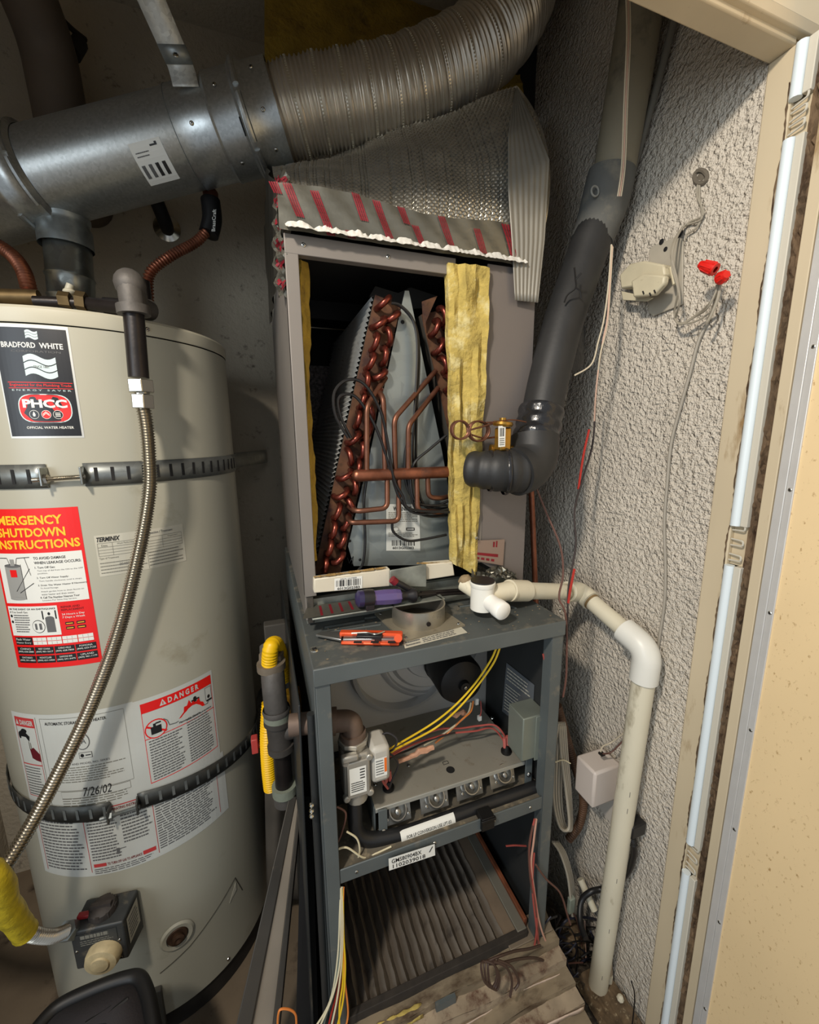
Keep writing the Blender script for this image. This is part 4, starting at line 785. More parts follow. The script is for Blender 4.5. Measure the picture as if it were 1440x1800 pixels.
# vent flange on the top
vf = empty('vent_flange', 'round steel vent flange on a square plate lying on the furnace top', 'vent flange', atz(735, 1085, FZ))
c = atz(737, 1092, FZ); mb = MB(); Rz = Matrix.Rotation(math.radians(8), 3, 'Z'); cz = c+V((0, .004, .0015)); s_ = .060
hole = [cz+V((math.cos(2*math.pi*k/32)*.0465, math.sin(2*math.pi*k/32)*.0465, 0)) for k in range(32)]; sq = []
for k in range(32):
    a = 2*math.pi*k/32; d = V((math.cos(a), math.sin(a), 0)); sq.append(cz+Rz @ (d*(s_/max(abs(d.x), abs(d.y)))))
dust = mat('dusty_flange_steel', (150, 142, 124), .55, .5, var=.2, vs=18, c2=(104, 92, 72), dirt=.2, ds=30)
mb.add(hole+sq, [(k, (k+1) % 32, 32+(k+1) % 32, 32+k) for k in range(32)]); mb.build('base_plate', dust, vf, solid=.003, smooth=0)
mb = MB(); mb.ring(cz, cz+V((0, 0, .032)), .0475, .0460, 48); mb.ring(cz+V((0, 0, .0315)), cz+V((0, 0, .0325)), .0482, .0455, 48); mb.build('collar', mat('dirty_collar_steel', (176, 170, 156), .35, .8, var=.25, vs=20, c2=(96, 84, 68), dirt=.15, ds=20), vf)
mb = MB(); mb.lathe([(0, .0), (.0445, 0)], cz+V((0, 0, .002)), V((0, 0, 1)), 32); mb.build('inner_floor', mat('sooty_duct_inside', (84, 76, 64), .8, var=.3), vf)
for k in range(4): a = math.radians(45+90*k+8); screw(vf, cz+V((math.cos(a)*.073, math.sin(a)*.073, .002)), (0, 0, 1), .8)
mb = MB(); q = at(742, 1120-12, .585); mb.lathe([(.004, 0), (.004, .002), (0, .002)], cz+V((0, -.0475, .013)), V((0, -1, 0)), 8); mb.build('rivet', IRON, vf)
L = Label(lambda u, v, h: atz(*((V((712, 1140, 0)).lerp(V((822, 1112, 0)), u)).lerp(V((706, 1116, 0)).lerp(V((800, 1092, 0)), u), v))[:2], FZ+h), WH2, thick=.0005)
L.lines(.03, .08, .28, .90, 4, GRN, .4); L.lines(.31, .08, .97, .92, 7, GRN, .4); L.build('warning_decal', fu, lab='pale printed decal on the furnace top')
# foil tape on shelf at left, beneath the pan
L = Label(lambda u, v, h: atz(*((V((532, 1088, 0)).lerp(V((645, 1072, 0)), u)).lerp(V((540, 1066, 0)).lerp(V((645, 1050, 0)), u), v))[:2], 1.051+h), TAPE, thick=.0005)
for k in range(9): L.poly([(.2+k*.08, .05+.02*k), (.24+k*.08, .05+.02*k), (.16+k*.08, .9), (.12+k*.08, .9)], TRED, 1) if k % 2 else None
L.build('shelf_tape', cc, lab='strip of foil tape with red print')
# vestibule panel, inducer, motor
VP = mat('vestibule_grey', (194, 192, 186), .5, .2, var=.08, vs=6); VP2 = mat('inducer_housing', (190, 190, 188), .4, .4, var=.08)
YV = .80
vest = fb('vestibule_panel', (FX0+.008, YV, .66), (FX1-.008, YV+.003, FZ-.003), VP)
for q in ((600, 1268), (868, 1214), (585, 1262)): screw(vest, at(*q, YV-.002), (0, -1, 0), 1.4)
ind = MB(); ic = V((.335, YV, .875)); ind.lathe([(.128, 0), (.128, -.004+.008), (.118, .010), (.116, .010), (.112, .006), (.104, .006), (.100, .012), (.096, .016), (.092, .016), (.074, .016), (.070, .022), (.046, .024), (0, .024)], ic, V((0, -1, 0)), 64); indo = ind.build('inducer_housing', VP2, fu)
ind = MB(); ind.lathe([(.125, 0), (.120, .022), (.112, .024), (.110, .0)], V((.268, YV, .855)), V((0, -1, 0)), 64); ind.build('housing_rim', VP2, indo)
L = Label(flatmap(V((.262, YV-.0165, .845)), V((.272, YV-.0165, .845)), V((.262, YV-.0165, .868))), WH2, thick=.0004); L.lines(.1, .1, .9, .9, 6, GRN, .5); L.build('small_sticker', indo)
mo = MB(); mc = V((.360, YV-.03, .845)); ax = V((-.05, -1, 0)).normalized(); MOT = mat('motor_black', (26, 25, 25), .45, .4, var=.3, vs=50)
mo.lathe([(.044, 0), (.050, .004), (.050, .080), (.046, .090), (.032, .097), (.012, .099), (.010, .108), (0, .108)], mc, ax, 36); mot = mo.build('inducer_motor', MOT, fu, lab='black round inducer motor')
mb = MB()
for ring_, off in ((8, .018), (10, .055)):
    for k in range(14): a = 2*math.pi*k/14+off*9; u_ = V((1, -.05, 0)).normalized(); d = u_*math.cos(a)+V((0, 0, 1))*math.sin(a); mb.lathe([(.0035, .0005), (0, .0005)], mc+ax*off+d*.0498, d, 8)
mb.build('vent_hole', BLACK, mot)['kind'] = 'stuff'
mb = MB(); mb.lathe([(.052, 0), (.052, .006), (.042, .006)], mc+ax*-.0, ax, 24); mb.bb((.335, YV-.05, .795), (.42, YV-.028, .815)); mb.bb((.340, YV-.036, .88), (.360, YV-.026, .93)); mb.build('motor_bracket', MOT, mot, bevel=.001)
screw(mot, V((.35, YV-.037, .915)), (0, -1, 0)); screw(mot, mc+ax*.109, ax, 1.0)
mb = MB(); mb.box(at(838, 1233, .69), (.008, .006, .014)); mb.build('plug', WH, mot, bevel=.001)
# burner box plate
PLT = mat('dusty_burner_plate', (146, 142, 130), .55, .3, var=.1, vs=12, c2=(110, 96, 78), dirt=.12, ds=30)
zp = .700; P0 = atz(677, 1416, zp); P1 = atz(916, 1337, zp)
bp = MB(); bp.bb((P0.x-.018, .597, zp-.002), (.456, YV, zp)); bp = bp.build('burner_plate', PLT, fu, bevel=.0005, lab='dusty light grey burner box top')
MB().bb((P0.x-.018, .595, zp-.008), (.456, .597, zp)).build('plate_lip', mat('bright_plate_edge', (188, 188, 180), .4, .6), bp, bevel=.0005)
MB().bb((P0.x-.020, .600, zp-.055), (P0.x-.017, YV, zp-.002)).build('box_side', FURN, bp, bevel=.0005)
mb = MB(); hc = atz(792, 1353, zp+.0003); mb.lathe([(.0085, 0), (0, .0003)], hc, n=20); hc = atz(784, 1341, zp+.0003); mb.build('plate_hole', BLACK, bp)
mb = MB(); mb.tube(fil([hc+V((-.006, -.003, 0)), hc+V((-.006, .004, 0)), hc+V((.005, .004, 0)), hc+V((.005, -.003, 0))], .002), .0006, 5, closed=True); mb.build('stamped_mark', BLACK, bp)
for q in ((660, 1378), (866, 1262), (905, 1310), (790, 1285), (718, 1345)): screw(bp, atz(*q, zp), (0, 0, 1), 1.1)
MB().box(atz(760, 1287, zp)+V((0, 0, .003)), (.06, .004, .006)).build('plate_rib', PLT, bp, bevel=.001)
for q, m_ in (((683, 1386), 'a'), ((890, 1322), 'b')):       # limit switches with red boots
    c = atz(*q, zp); mb = MB(); mb.lathe([(.011, 0), (.011, .004), (.007, .006), (.005, .016), (0, .016)], c, n=16); mb.build('rollout_switch', mat('motor_black', ()), bp)
    mb = MB(); mb.tube([c+V((.004, 0, .012)), c+V((.003, .002, .035))], .0035, 8); mb.tube([c+V((-.004, 0, .012)), c+V((-.004, .002, .033))], .0035, 8); mb.build('red_boot', mat('faded_pink_boot', (176, 92, 84), .5), bp)
# burners
BS = mat('burner_steel', (150, 148, 142), .35, .85, var=.25, vs=30, c2=(90, 80, 70), dirt=.12)
for i, (px, py) in enumerate(((700, 1435), (768, 1412), (830, 1390), (888, 1370))):
    c = at(px, py-3, .592)
    mb = MB(); mb.slab([c+V((-.030, .002, -.020)), c+V((.026, .002, -.020)), c+V((.026, .012, .016)), c+V((-.030, .012, .016))], (0, .0015, 0)); b = mb.build('burner_bracket', BS, fu, bevel=.0004)
    mb = MB(); d = V((.05, -.75, .55)).normalized(); mb.lathe([(.0150, .001), (.0205, .001), (.0205, .004), (.0180, .006), (.0165, .012), (.0145, .012), (.0120, -.012), (0, -.012)], c+V((0, .012, .0)), d, 28); mb.build('burner_mouth', BS, b)
    mb = MB(); mb.lathe([(.005, -.008), (.005, .010), (.002, .012), (0, .012)], c+V((0, .008, .0)), d, 10); mb.build('orifice', BS, b)
    for s in (-1, 1): screw(b, c+V((s*.020, .0, -.004)), d, .7)
fb('burner_backing', (FX0+.03, .68, .60), (FX1-.01, .685, zp-.003), BLACK)
for q in ((587, 943), ): pass
for (xa, za) in ((P0.x-.006, .655), (.462, .672)):
    mb = MB(); mb.bb((xa-.008, .590, za-.028), (xa+.008, .593, za+.045)); b = mb.build('mounting_tab', FURN, fu, bevel=.001); screw(b, V((xa, .589, za)), (0, -1, 0), 1.4)
# manifold pipe and gas valve
mb = MB(); G1 = at(640, 1392, .60); mb.tube(fil([at(622, 1385, .60), at(626, 1480, .590), at(700, 1470, .582), at(942, 1384, .582)], .045, 12), .0125, 20)
mn = mb.build('manifold_pipe', mat('manifold_black', (44, 44, 45), .4, .4, var=.25, vs=12, c2=(100, 96, 86), dirt=.15), fu)
mb = MB(); mb.lathe([(0, .003), (.0125, .002), (.0128, 0)], at(942, 1384, .582), V((1, 0, 0)), 20); mb.build('end_plug', IRON, mn)
a_ = at(700, 1470, .582); b_ = at(942, 1384, .582); md = (b_-a_).normalized(); mu = V((0, 0, 1)).cross(md).normalized(); mw_ = md.cross(mu)
def mmap(u, v, h):
    s = a_+md*((700-700)/1*.0+.0+.108*u-.0); s = a_+md*(.002+.105*u); a = math.radians(-70+95*v); return s-mu*math.cos(a)*(.0127+h)*-1*-1+mw_*math.sin(a)*(.0127+h)
sgn = 1 if (mu.y > 0) else -1
def mmap(u, v, h): s = a_+md*(.002+.105*u); a = math.radians(-30+110*v); return s-mu*sgn*math.cos(a)*(.0127+h)+V((0, 0, 1))*math.sin(a)*(.0127+h)
L = Label(mmap, WH, (1, 10)); L.text('FOR LP CONVERSION USE LPT-03', .10, .40, .92, .60, INK, .008); L.build('pipe_label', mn, lab='white label printed with the LP conversion note')
gv = empty('gas_valve', 'silver furnace gas valve with white labels and brown inlet elbow', 'gas valve', at(635, 1390, .60))
AL = mat('cast_aluminum', (176, 172, 162), .42, .6, var=.15, vs=25, bump=.1, bs=200); VG = mat('valve_grey_cap', (182, 178, 168), .45, var=.08)
vc = at(620, 1345, .60)
mb = MB(); mb.bb((vc.x-.018, .585, vc.z-.048), (vc.x+.028, .635, vc.z+.030)); mb.build('valve_body', AL, gv, bevel=.004)
mb = MB(); mb.bb((vc.x+.028, .582, vc.z-.034), (vc.x+.062, .632, vc.z+.034)); mb.build('solenoid_cap', VG, gv, bevel=.008)
mb = MB(); mb.bb((vc.x-.014, .578, vc.z-.044), (vc.x+.024, .588, vc.z+.024))
for s in (-1, 1):
    for t_ in (-1, 1): mb.lathe([(.006, 0), (.006, .010), (0, .010)], V((vc.x+.005+s*.020, .588, vc.z-.010+t_*.034)), V((0, -1, 0)), 12)
mb.build('valve_cover', AL, gv, bevel=.002)
mb = MB(); q = V((vc.x+.004, .608, vc.z+.030)); mb.cyl(q, q+V((0, 0, .022)), .021, 20); mb.cyl(q+V((0, 0, .010)), q+V((0, 0, .018)), .026, 8); mb.build('valve_port', AL, gv, bevel=.001); mb = MB(); mb.cyl(V((vc.x+.005, .60, vc.z-.064)), V((vc.x+.005, .60, vc.z-.046)), .019, 16); mb.build('valve_port', AL, gv, bevel=.001)
mb = MB(); mb.box(V((vc.x-.008, .580, vc.z+.034)), (.028, .012, .012)); mb.build('port_boss', AL, gv, bevel=.003)
L = Label(flatmap(V((vc.x-.010, .5776, vc.z-.036)), V((vc.x+.018, .5776, vc.z-.036)), V((vc.x-.010, .5776, vc.z+.014))), WH, thick=.0003); L.lines(.08, .08, .9, .48, 5, INK, .4, 2, .3, .04); L.lines(.62, .52, .95, .95, 4, INK, .4); L.build('valve_label', gv, lab='white printed valve label')
L = Label(flatmap(V((vc.x+.034, .5816, vc.z-.020)), V((vc.x+.055, .5816, vc.z-.020)), V((vc.x+.034, .5816, vc.z+.016))), WH, thick=.0003); L.lines(.08, .08, .75, .92, 6, GRN, .35); L.rect(.78, .2, .98, .95, mat('orange_print', (230, 110, 30), .5), 2); L.build('valve_label', gv, lab='white and orange valve label')
BRN = mat('dusty_brown_iron', (110, 92, 80), .6, .3, var=.15, vs=20, bump=.2, bs=120)
mb = MB(); tp_ = q+V((0, 0, .020)); A = tp_+V((0, 0, .028)); mb.tube(fil([tp_, A, A+V((-.055, .012, .004)), A+V((-.10, .02, .004))], .022, 10), .0175, 20); mb.cyl(tp_-V((0, 0, .002)), tp_+V((0, 0, .008)), .022, 20); mb.cyl(A+V((-.026, .006, .002)), A+V((-.038, .008, .003)), .022, 20); mb.build('inlet_elbow', BRN, gv)
# junction box on the right
mb = MB(); jx = .448; mb.bb((.432, .575, .722), (.486, .625, .815)); jbx = mb.build('junction_box', mat('junction_box_green_grey', (128, 134, 124), .5, .4, var=.1, vs=14), fu, bevel=.002)
MB().bb((.460, .573, .718), (.488, .5755, .814)).build('box_cover', mat('junction_box_green_grey', ()), jbx, bevel=.0008)
for z in (.80, .73): screw(jbx, V((.474, .5728, z)), (0, -1, 0), 1.1)
for z in (.755, .785): MB().bb((.487, .58, z-.010), (.490, .60, z+.008)).build('yellow_tape', mat('bright_yellow_green', (226, 230, 40), .4), jbx)
# door-side rating plate
L = Label(quadmap(atx(883, 1250, .485), atx(935, 1290, .485), atx(940, 1204, .485), atx(891, 1165, .485)), mat('foil_rating_plate', (120, 126, 132), .4, .5), thick=.0006)
L.lines(.06, .68, .94, .95, 4, WH2, .35); L.lines(.06, .06, .6, .62, 9, WH2, .35); L.lines(.64, .06, .94, .40, 5, WH2, .35); L.disc(.74, .52, .05, .05, INK, 2); L.build('rating_plate', fu, lab='grey foil rating plate')
# rail between compartments
rl = fb('cross_rail', (FX0+.024, FY+.003, .625), (FX1-.026, FY+.006, .652))
dk = mat('dusty_deck', (98, 92, 80), .8, .1, var=.3, vs=30, c2=(140, 128, 106), dirt=.3, ds=50)
fb('blower_deck', (FX0+.009, FY+.006, .640), (FX1-.009, .800, .645), dk)
for x in (.10, .24, .36, .44): screw(rl, V((x, FY+.0025, .638)), (0, -1, 0), .8)
mb = MB(); q = at(858, 1448, FY-.002); mb.bb((q.x-.013, FY-.004, q.z-.012), (q.x+.013, FY+.02, q.z+.014)); mb.bb((q.x-.015, FY-.006, q.z+.006), (q.x+.015, FY, q.z+.012)); mb.build('door_switch', MOT, fu, bevel=.001)
mp4 = [at(684, 1532, FY-.002), at(764, 1500, FY-.002), at(764, 1483, FY-.002), at(683, 1507, FY-.002)]
L = Label(quadmap(at(684, 1530, FY-.002), at(765, 1503, FY-.002), at(764, 1483, FY-.002), at(683, 1509, FY-.002)), WH, thick=.0005); L.text('GMS80904BX', .06, .52, .70, .86, INK, .004); L.text('1102039018', .08, .10, .78, .42, INK, .004); L.poly([(.86, .45), (.885, .45), (.96, .85), (.935, .85)], INK, 2); L.build('model_label', fu, lab='white paper model number label')
L2 = None
# interior blower compartment: dark back
fb('compartment_back', (FX0+.009, 1.15, FZB), (FX1-.009, 1.155, .640), BLACK)
# --- wires inside the burner compartment
hw = empty('burner_wiring', 'loose yellow, orange and red wires draped over the burner plate', 'wiring', at(780, 1290, .68))
YW = mat('yellow_wire', (226, 190, 40), .4); OW = mat('orange_wire', (220, 130, 60), .4); RW = mat('dusty_red_wire', (160, 74, 66), .5); WW = mat('cream_wire', (214, 204, 172), .45); BKW = mat('dark_wire', (40, 36, 36), .5); BRW = mat('brown_wire', (96, 64, 54), .55); PKW = mat('pale_pink_wire', (196, 150, 130), .5)
wire(hw, [(879, 1138), (868, 1165), (840, 1205), (806, 1245), (765, 1280), (705, 1312), (688, 1322)], [.60, .60, .61, .62, .64, .62, .60], .0019, YW, nm='yellow_wire')
wire(hw, [(873, 1138), (862, 1162), (834, 1203), (800, 1240), (760, 1272), (700, 1308), (682, 1318)], [.60, .60, .61, .62, .64, .62, .60], .0019, YW, nm='yellow_wire')
wire(hw, [(832, 1232), (828, 1250), (812, 1265), (785, 1290), (765, 1306)], [.68, .67, .66, .66, .66], .0018, OW, nm='orange_wire')
wire(hw, [(828, 1235), (822, 1255), (800, 1275), (770, 1296), (745, 1310)], [.68, .67, .66, .66, .66], .0018, WW, nm='cream_wire')
wire(hw, [(688, 1325), (730, 1300), (770, 1282), (810, 1280), (840, 1276), (870, 1275), (888, 1295), (892, 1318)], [.61, .64, .66, .66, .66, .65, .64, .635], .0019, RW, nm='red_wire')
wire(hw, [(685, 1330), (735, 1305), (790, 1290), (835, 1285), (865, 1280), (884, 1300), (886, 1318)], [.61, .64, .66, .66, .66, .65, .64], .0019, RW, nm='red_wire')
wire(hw, [(676, 1345), (690, 1330), (720, 1318), (760, 1300), (800, 1288)], [.61, .62, .64, .65, .66], .0019, BKW, nm='dark_wire')
wire(hw, [(660, 1302), (680, 1288), (698, 1300), (690, 1318), (672, 1322)], [.62, .61, .60, .60, .61], .0018, BKW, nm='dark_wire')
wire(hw, [(672, 1325), (690, 1328), (700, 1345), (690, 1370), (684, 1385)], [.60, .60, .605, .61, .615], .0018, BKW, nm='dark_wire')
wire(hw, [(672, 1330), (676, 1350), (672, 1370), (682, 1386)], [.61, .61, .61, .615], .0022, RW, nm='red_wire')
mb = MB(); r = random.Random(5); P = [at(700+k*6.2, 1338-k*2.6+r.uniform(-2, 2), .625) for k in range(11)]; mb.tube(P, .004, 7, rf=lambda l: .0045+.0015*math.sin(l*900)); mb.build('tape_wrap', mat('old_masking_tape', (186, 140, 112), .7, var=.3, vs=80), hw)
mb = MB(); P = [at(793+k*4, 1255+3*math.sin(k), .68) for k in range(8)]; mb.tube(P, .005, 7, rf=lambda l: .005+.002*math.sin(l*700)); mb.build('tape_wrap', mat('old_masking_tape', ()), hw)
wire(hw, [(845, 1232), (846, 1250), (843, 1262)], [.70, .69, .69], .0015, RW, nm='red_wire'); MB().box(at(843, 1262, .69), (.007, .007, .010)).build('wire_cap', WH, hw)
wire(hw, [(590, 1495), (610, 1490), (640, 1508), (662, 1500), (688, 1488)], .565, .0016, WW, nm='cream_wire'); wire(hw, [(610, 1462), (628, 1475), (632, 1500), (620, 1525), (600, 1535)], .57, .0016, WW, nm='cream_wire')
wire(hw, [(592, 1418), (608, 1430), (602, 1460), (594, 1480)], .57, .0016, BRW, nm='brown_wire')
for k in range(3): wire(hw, [(780+k*60, 1432-k*22), (800+k*60, 1428-k*22), (818+k*60, 1412-k*22)], .66, .0016, WW, nm='cream_wire')
# wires hanging at the left post
lw = empty('hanging_wires', 'bundle of cream, yellow, red and green wires hanging down the left post', 'wiring', at(598, 1700, .56))
r = random.Random(8)
GW = mat('grey_green_wire', (96, 110, 104), .5); RW2 = mat('red_wire_bright', (170, 44, 34), .45)
for px, m_ in (([(599, 1560), (600, 1620), (598, 1690), (585, 1750), (560, 1810)], WW), ([(601, 1560), (603, 1630), (600, 1700), (592, 1760), (580, 1815)], WW), ([(603, 1562), (604, 1640), (607, 1700), (603, 1760), (590, 1815)], YW), ([(600, 1562), (601, 1640), (603, 1720), (597, 1770), (597, 1815)], YW),
        ([(604, 1560), (602, 1650), (606, 1720), (612, 1780), (605, 1815)], OW), ([(602, 1560), (600, 1650), (590, 1730), (572, 1790), (566, 1815)], GW), ([(600, 1600), (596, 1720), (583, 1780), (575, 1815)], RW2), ([(603, 1600), (600, 1720), (588, 1785), (582, 1815)], RW2), ([(598, 1580), (594, 1680), (580, 1760), (548, 1815)], WW)):
    wire(lw, px, [.553-.004*k for k in range(len(px))], .0016, m_, nm='wire')
# wires down the right post
rw = empty('hanging_wires', 'tangle of red, pink and brown wires hanging inside the right post', 'wiring', at(935, 1600, .60))
for px, m_ in (([(940, 1440), (933, 1470), (930, 1510), (938, 1560), (944, 1610), (940, 1660), (925, 1700), (905, 1735)], RW), ([(943, 1440), (938, 1480), (934, 1520), (940, 1570), (948, 1620), (962, 1660), (985, 1700), (988, 1725), (970, 1745)], PKW), ([(937, 1450), (930, 1490), (932, 1540), (940, 1590), (947, 1640), (935, 1690), (900, 1745)], BRW),
        ([(942, 1520), (960, 1545), (985, 1570), (998, 1610), (1003, 1625)], BRW), ([(939, 1500), (936, 1560), (942, 1620), (950, 1680), (960, 1740), (968, 1755)], RW)):
    wire(rw, px, [.545]*len(px), .0020, m_, nm='wire')
wire(rw, [(960, 1255), (958, 1235), (962, 1190), (955, 1150)], .552+.02, .0018, RW, nm='wire'); wire(rw, [(925, 1487), (905, 1486), (890, 1487)], .60, .0018, RW, nm='wire')
# ================================================================ filter and taped return box below
af = empty('air_filter', 'grey pleated air filter lying in the bottom compartment', 'air filter', (.25, .75, .30))
ff = mat('dirty_pleat_media', (112, 102, 90), .9, var=.25, vs=14, c2=(70, 62, 54), dirt=.15, ds=20)
FLx0, FLx1 = .075, .405; NP = 17
def pleat(u, v):
    x = FLx0+(FLx1-FLx0)*u; k = u*NP; h = abs((k % 1)-.5)*2; w_ = .0008*math.sin(v*40+u*20)+.0004*math.sin(v*90+u*57); return V((x+w_, .572+v*.42, .300+.020*h-.0+.035*v*0))
mb = MB(); mb.grid(pleat, NP*6, 40); mb.build('pleated_media', ff, af, smooth=35, lab='grey pleated filter media')
mb = MB()
fw = mat('filter_frame_card', (116, 100, 82), .8, var=.2, vs=20); 
for a, b, m_ in (((FLx1, .565, .296), (FLx1+.030, 1.0, .318), fw), ((FLx1+.030, .565, .300), (FLx1+.052, 1.0, .322), mat('grey_frame_strip', (120, 116, 104), .6, .3, var=.15)), ((FLx0, .560, .292), (FLx1+.052, .572, .320), mat('dark_frame_edge', (48, 42, 36), .8, var=.4, vs=50))): MB().bb(a, b).build('filter_frame', m_, af, bevel=.001)
mb = MB(); mb.bb((FLx1+.052, .575, .300), (FLx1+.060, 1.0, .330)); mb.build('rusty_runner', mat('rusty_runner', (128, 72, 44), .7, .3, var=.4, vs=30), af, bevel=.001, lab='rust-brown metal runner')
rb_ = empty('return_box', 'dirty taped return air box under the filter', 'box', (.30, .56, .17))
CT = mat('grimy_tape_layer', (138, 124, 102), .6, .15, var=.35, vs=22, c2=(80, 64, 48), dirt=.45, ds=26, stretch=(.5, 1, 1), bump=.2, bs=60); CT2 = mat('grimy_tape_pale', (160, 144, 122), .6, .1, var=.3, vs=20, c2=(96, 70, 56), dirt=.4, ds=30)
for k, (y0, y1, z0, z1, m_) in enumerate(((.535, .560, .20, .300, CT), (.512, .535, .18, .283, CT2), (.486, .512, .17, .262, CT), (.462, .486, .16, .250, CT2), (.435, .462, .14, .232, CT))):
    mb = MB(); rr = random.Random(k)
    def f(u, v, y0=y0, z0=z0, z1=z1, rr=rr):
        x = FLx0-.01+(.455-k*.0)*u; z = z0+(z1-z0)*v; return V((x, y0+rr.uniform(-.0008, .0008)-.002*math.sin(u*11+k), z+.002*math.sin(u*17+k)*v))
    mb.grid(f, 40, 3); n_ = len(mb.v)
    xs0, xs1 = FLx0-.01, FLx0-.01+.455
    def g(u, v, y0=y0, y1=y1, z1=z1, rr=rr): return V((xs0+(xs1-xs0)*u, y0-.002*math.sin(u*11+k)*(1-v)+(y1-y0+.004)*v, z1+.002*math.sin(u*17+k)+rr.uniform(-.0006, .0006)))
    mb.grid(g, 40, 3); mb.bb((xs0+.002, y0+.004, z0), (xs1-.002, y1, z1-.004)); mb.build('tape_layer', m_, rb_, smooth=30)
mb = MB(); mb.grid(lambda u, v: V((.10+.11*u, .5338+.0-.0005, .2835+.0008)).lerp(V((.10+.11*u, .545, .302)), v)+V((0, 0, .002*math.sin(u*30)*v)), 16, 3); mb.build('yellow_foam_edge', FIB, rb_, solid=.002)
MB().bb((.235, .530, .270), (.275, .537, .3005)).build('dark_patch', FURN, rb_)
mb = MB(); mb.slab([V((.41, .552, .302)), V((.515, .552, .302)), V((.525, .59, .302)), V((.41, .60, .302))], (0, 0, .004)); mb.build('corner_flange', mat('tan_metal_scrap', (140, 126, 108), .6, .3, var=.2), rb_, bevel=.001)
GLY = mat('marker_dark_red', (96, 44, 40), .6)
L = Label(flatmap(V((.22, .5107, .200)), V((.36, .5107, .200)), V((.22, .5107, .262))), CT2, (20, 3)); L.mb = MB(); L.mats = []
L.text('TEMPERATURE', .25, .35, .80, .65, GLY, 0, .2); L.text('A', .85, .2, .97, .75, GLY, .02); L.build('tape_lettering', rb_)
MB().bb((.06, .40, .12), (.525, .50, .165)).build('platform_edge', mat('pale_sheet_metal', (150, 150, 146), .6, .2, var=.15), rb_, bevel=.002)
for y_, z_, h_ in ((.5105, .2625, .006), (.4605, .2505, .010), (.4335, .2325, .005)):
    mb = MB(); rr = random.Random(int(y_*999)); mb.grid(lambda u, v: V((FLx0+.02+.42*u, y_-.002*math.sin(u*11+3)-.001-.0004*rr.random(), z_-h_*(1-v)*(.5+.5*abs(math.sin(u*23+y_*50)))+.002*math.sin(u*17))), 60, 1); mb.build('foil_edge', mat('pale_pink_foil_edge', (206, 186, 170), .45, .2, var=.2, vs=30), rb_, solid=.001)
pf = MB().bb((.02, .42, 0), (.525, 1.30, .165)).build('platform', mat('dusty_dark_board', (64, 56, 46), .85, var=.3, vs=12)); tag(pf, 'low dusty dark platform carrying the furnace', 'platform')
# brown cable bunch dropped on the box
cb = empty('cable_bunch', 'folded bunch of dark brown cable lying on the taped box', 'cable', at(880, 1700, .52))
dkb = mat('dark_brown_cable', (66, 48, 40), .55)
for k in range(3): P = [at(850+k*5, 1690, .50), at(846+k*6, 1700+k*2, .495), at(852+k*5, 1725+k*3, .49), at(866+k*4, 1735+k*2, .49), at(874+k*2, 1715, .492), at(868, 1695, .495)]; mb = MB(); mb.tube(spl(P, 7, True), .0022, 7, closed=True); mb.build('cable_loop', dkb, cb)
wire(cb, [(856, 1690), (880, 1680), (905, 1672), (930, 1668), (950, 1662)], [.50, .50, .51, .52, .53], .0024, dkb, nm='cable'); wire(cb, [(860, 1694), (885, 1692), (910, 1686), (940, 1684), (960, 1690)], [.50, .50, .51, .52, .53], .0024, dkb, nm='cable')
wire(cb, [(868, 1690), (890, 1700), (900, 1725), (897, 1752)], [.495, .49, .488, .485], .0024, dkb, nm='cable'); wire(cb, [(875, 1688), (900, 1700), (912, 1725), (905, 1740)], [.495, .49, .488, .485], .0024, dkb, nm='cable')
# ================================================================ insulated refrigerant line and drain
il = empty('insulated_pipe', 'black foam insulated refrigerant line bending down into the coil cabinet', 'pipe', at(985, 560, .70))
UPm = mat('dusty_grey_foam', (96, 96, 92), .8, var=.2, vs=10, c2=(120, 116, 104), dirt=.25, ds=14, bump=.2, bs=120)
P1 = at(1058, 385, .69); P2 = at(992, 560, .672); P3 = at(948, 735, .65)
mb = MB(); mb.tube(spl([at(1046, 405, .682), at(1020, 480, .680), at(992, 560, .672), at(965, 665, .660), at(952, 728, .652)], 8), .0365, 32); mb.build('lower_sleeve', RUBB, il)
mb = MB(); mb.tube(spl([at(1076, 300, .672), at(1062, 360, .680), at(1040, 425, .684)], 8), .0405, 32, rf=lambda l: .0405+.002*math.sin(l*40)); mb.build('upper_sleeve', UPm, il, lab='dusty grey foam sleeve')
mb = MB(); mb.tube(spl([at(1080, 345, .755), at(1062, 365, .752)], 6), .0415, 32); mb.build('sleeve_cuff', RUBB, il) if False else None
mb = MB(); q = ray(1046, 336).normalized(); c = CAM+q*((at(1062, 360, .680)-CAM).dot(q)-.0425); mb.tube([c+V((math.cos(k*.3927)*.008, 0, math.sin(k*.3927)*.008)) for k in range(16)], .0016, 6, closed=True); mb.build('printed_ring', mat('pale_grey_print', (140, 140, 134), .6), il)
for pts in ([(1010, 470), (1012, 490), (1012, 506), (998, 518), (992, 532)], [(1012, 506), (1020, 512), (1022, 524)], [(1012, 492), (1022, 480)]):
    mb = MB(); Q = []
    for (x, y) in pts: q = ray(x, y).normalized(); Q.append(CAM+q*((P2-CAM).dot(q)-.0362 - 0.0*y))
    mb.tube(spl(Q, 4), .0016, 5); mb.build('split_crack', BLACK, il)
TAPB = mat('shiny_black_tape', (34, 34, 36), .25, var=.3, vs=30, bump=.5, bs=60, bd=.004)
mb = MB(); mb.tube(spl([at(952, 720, .652), at(946, 750, .645), at(940, 775, .638)], 6), .041, 32, rf=lambda l: .0405+.0015*math.sin(l*260)); mb.build('tape_wrap', TAPB, il, lab='shiny black tape wrap')
mb = MB(); mb.tube(spl([at(940, 768, .640), at(938, 800, .632), at(925, 822, .624), at(905, 830, .617)], 8), .043, 32); mb.build('elbow_sleeve', RUBB, il)
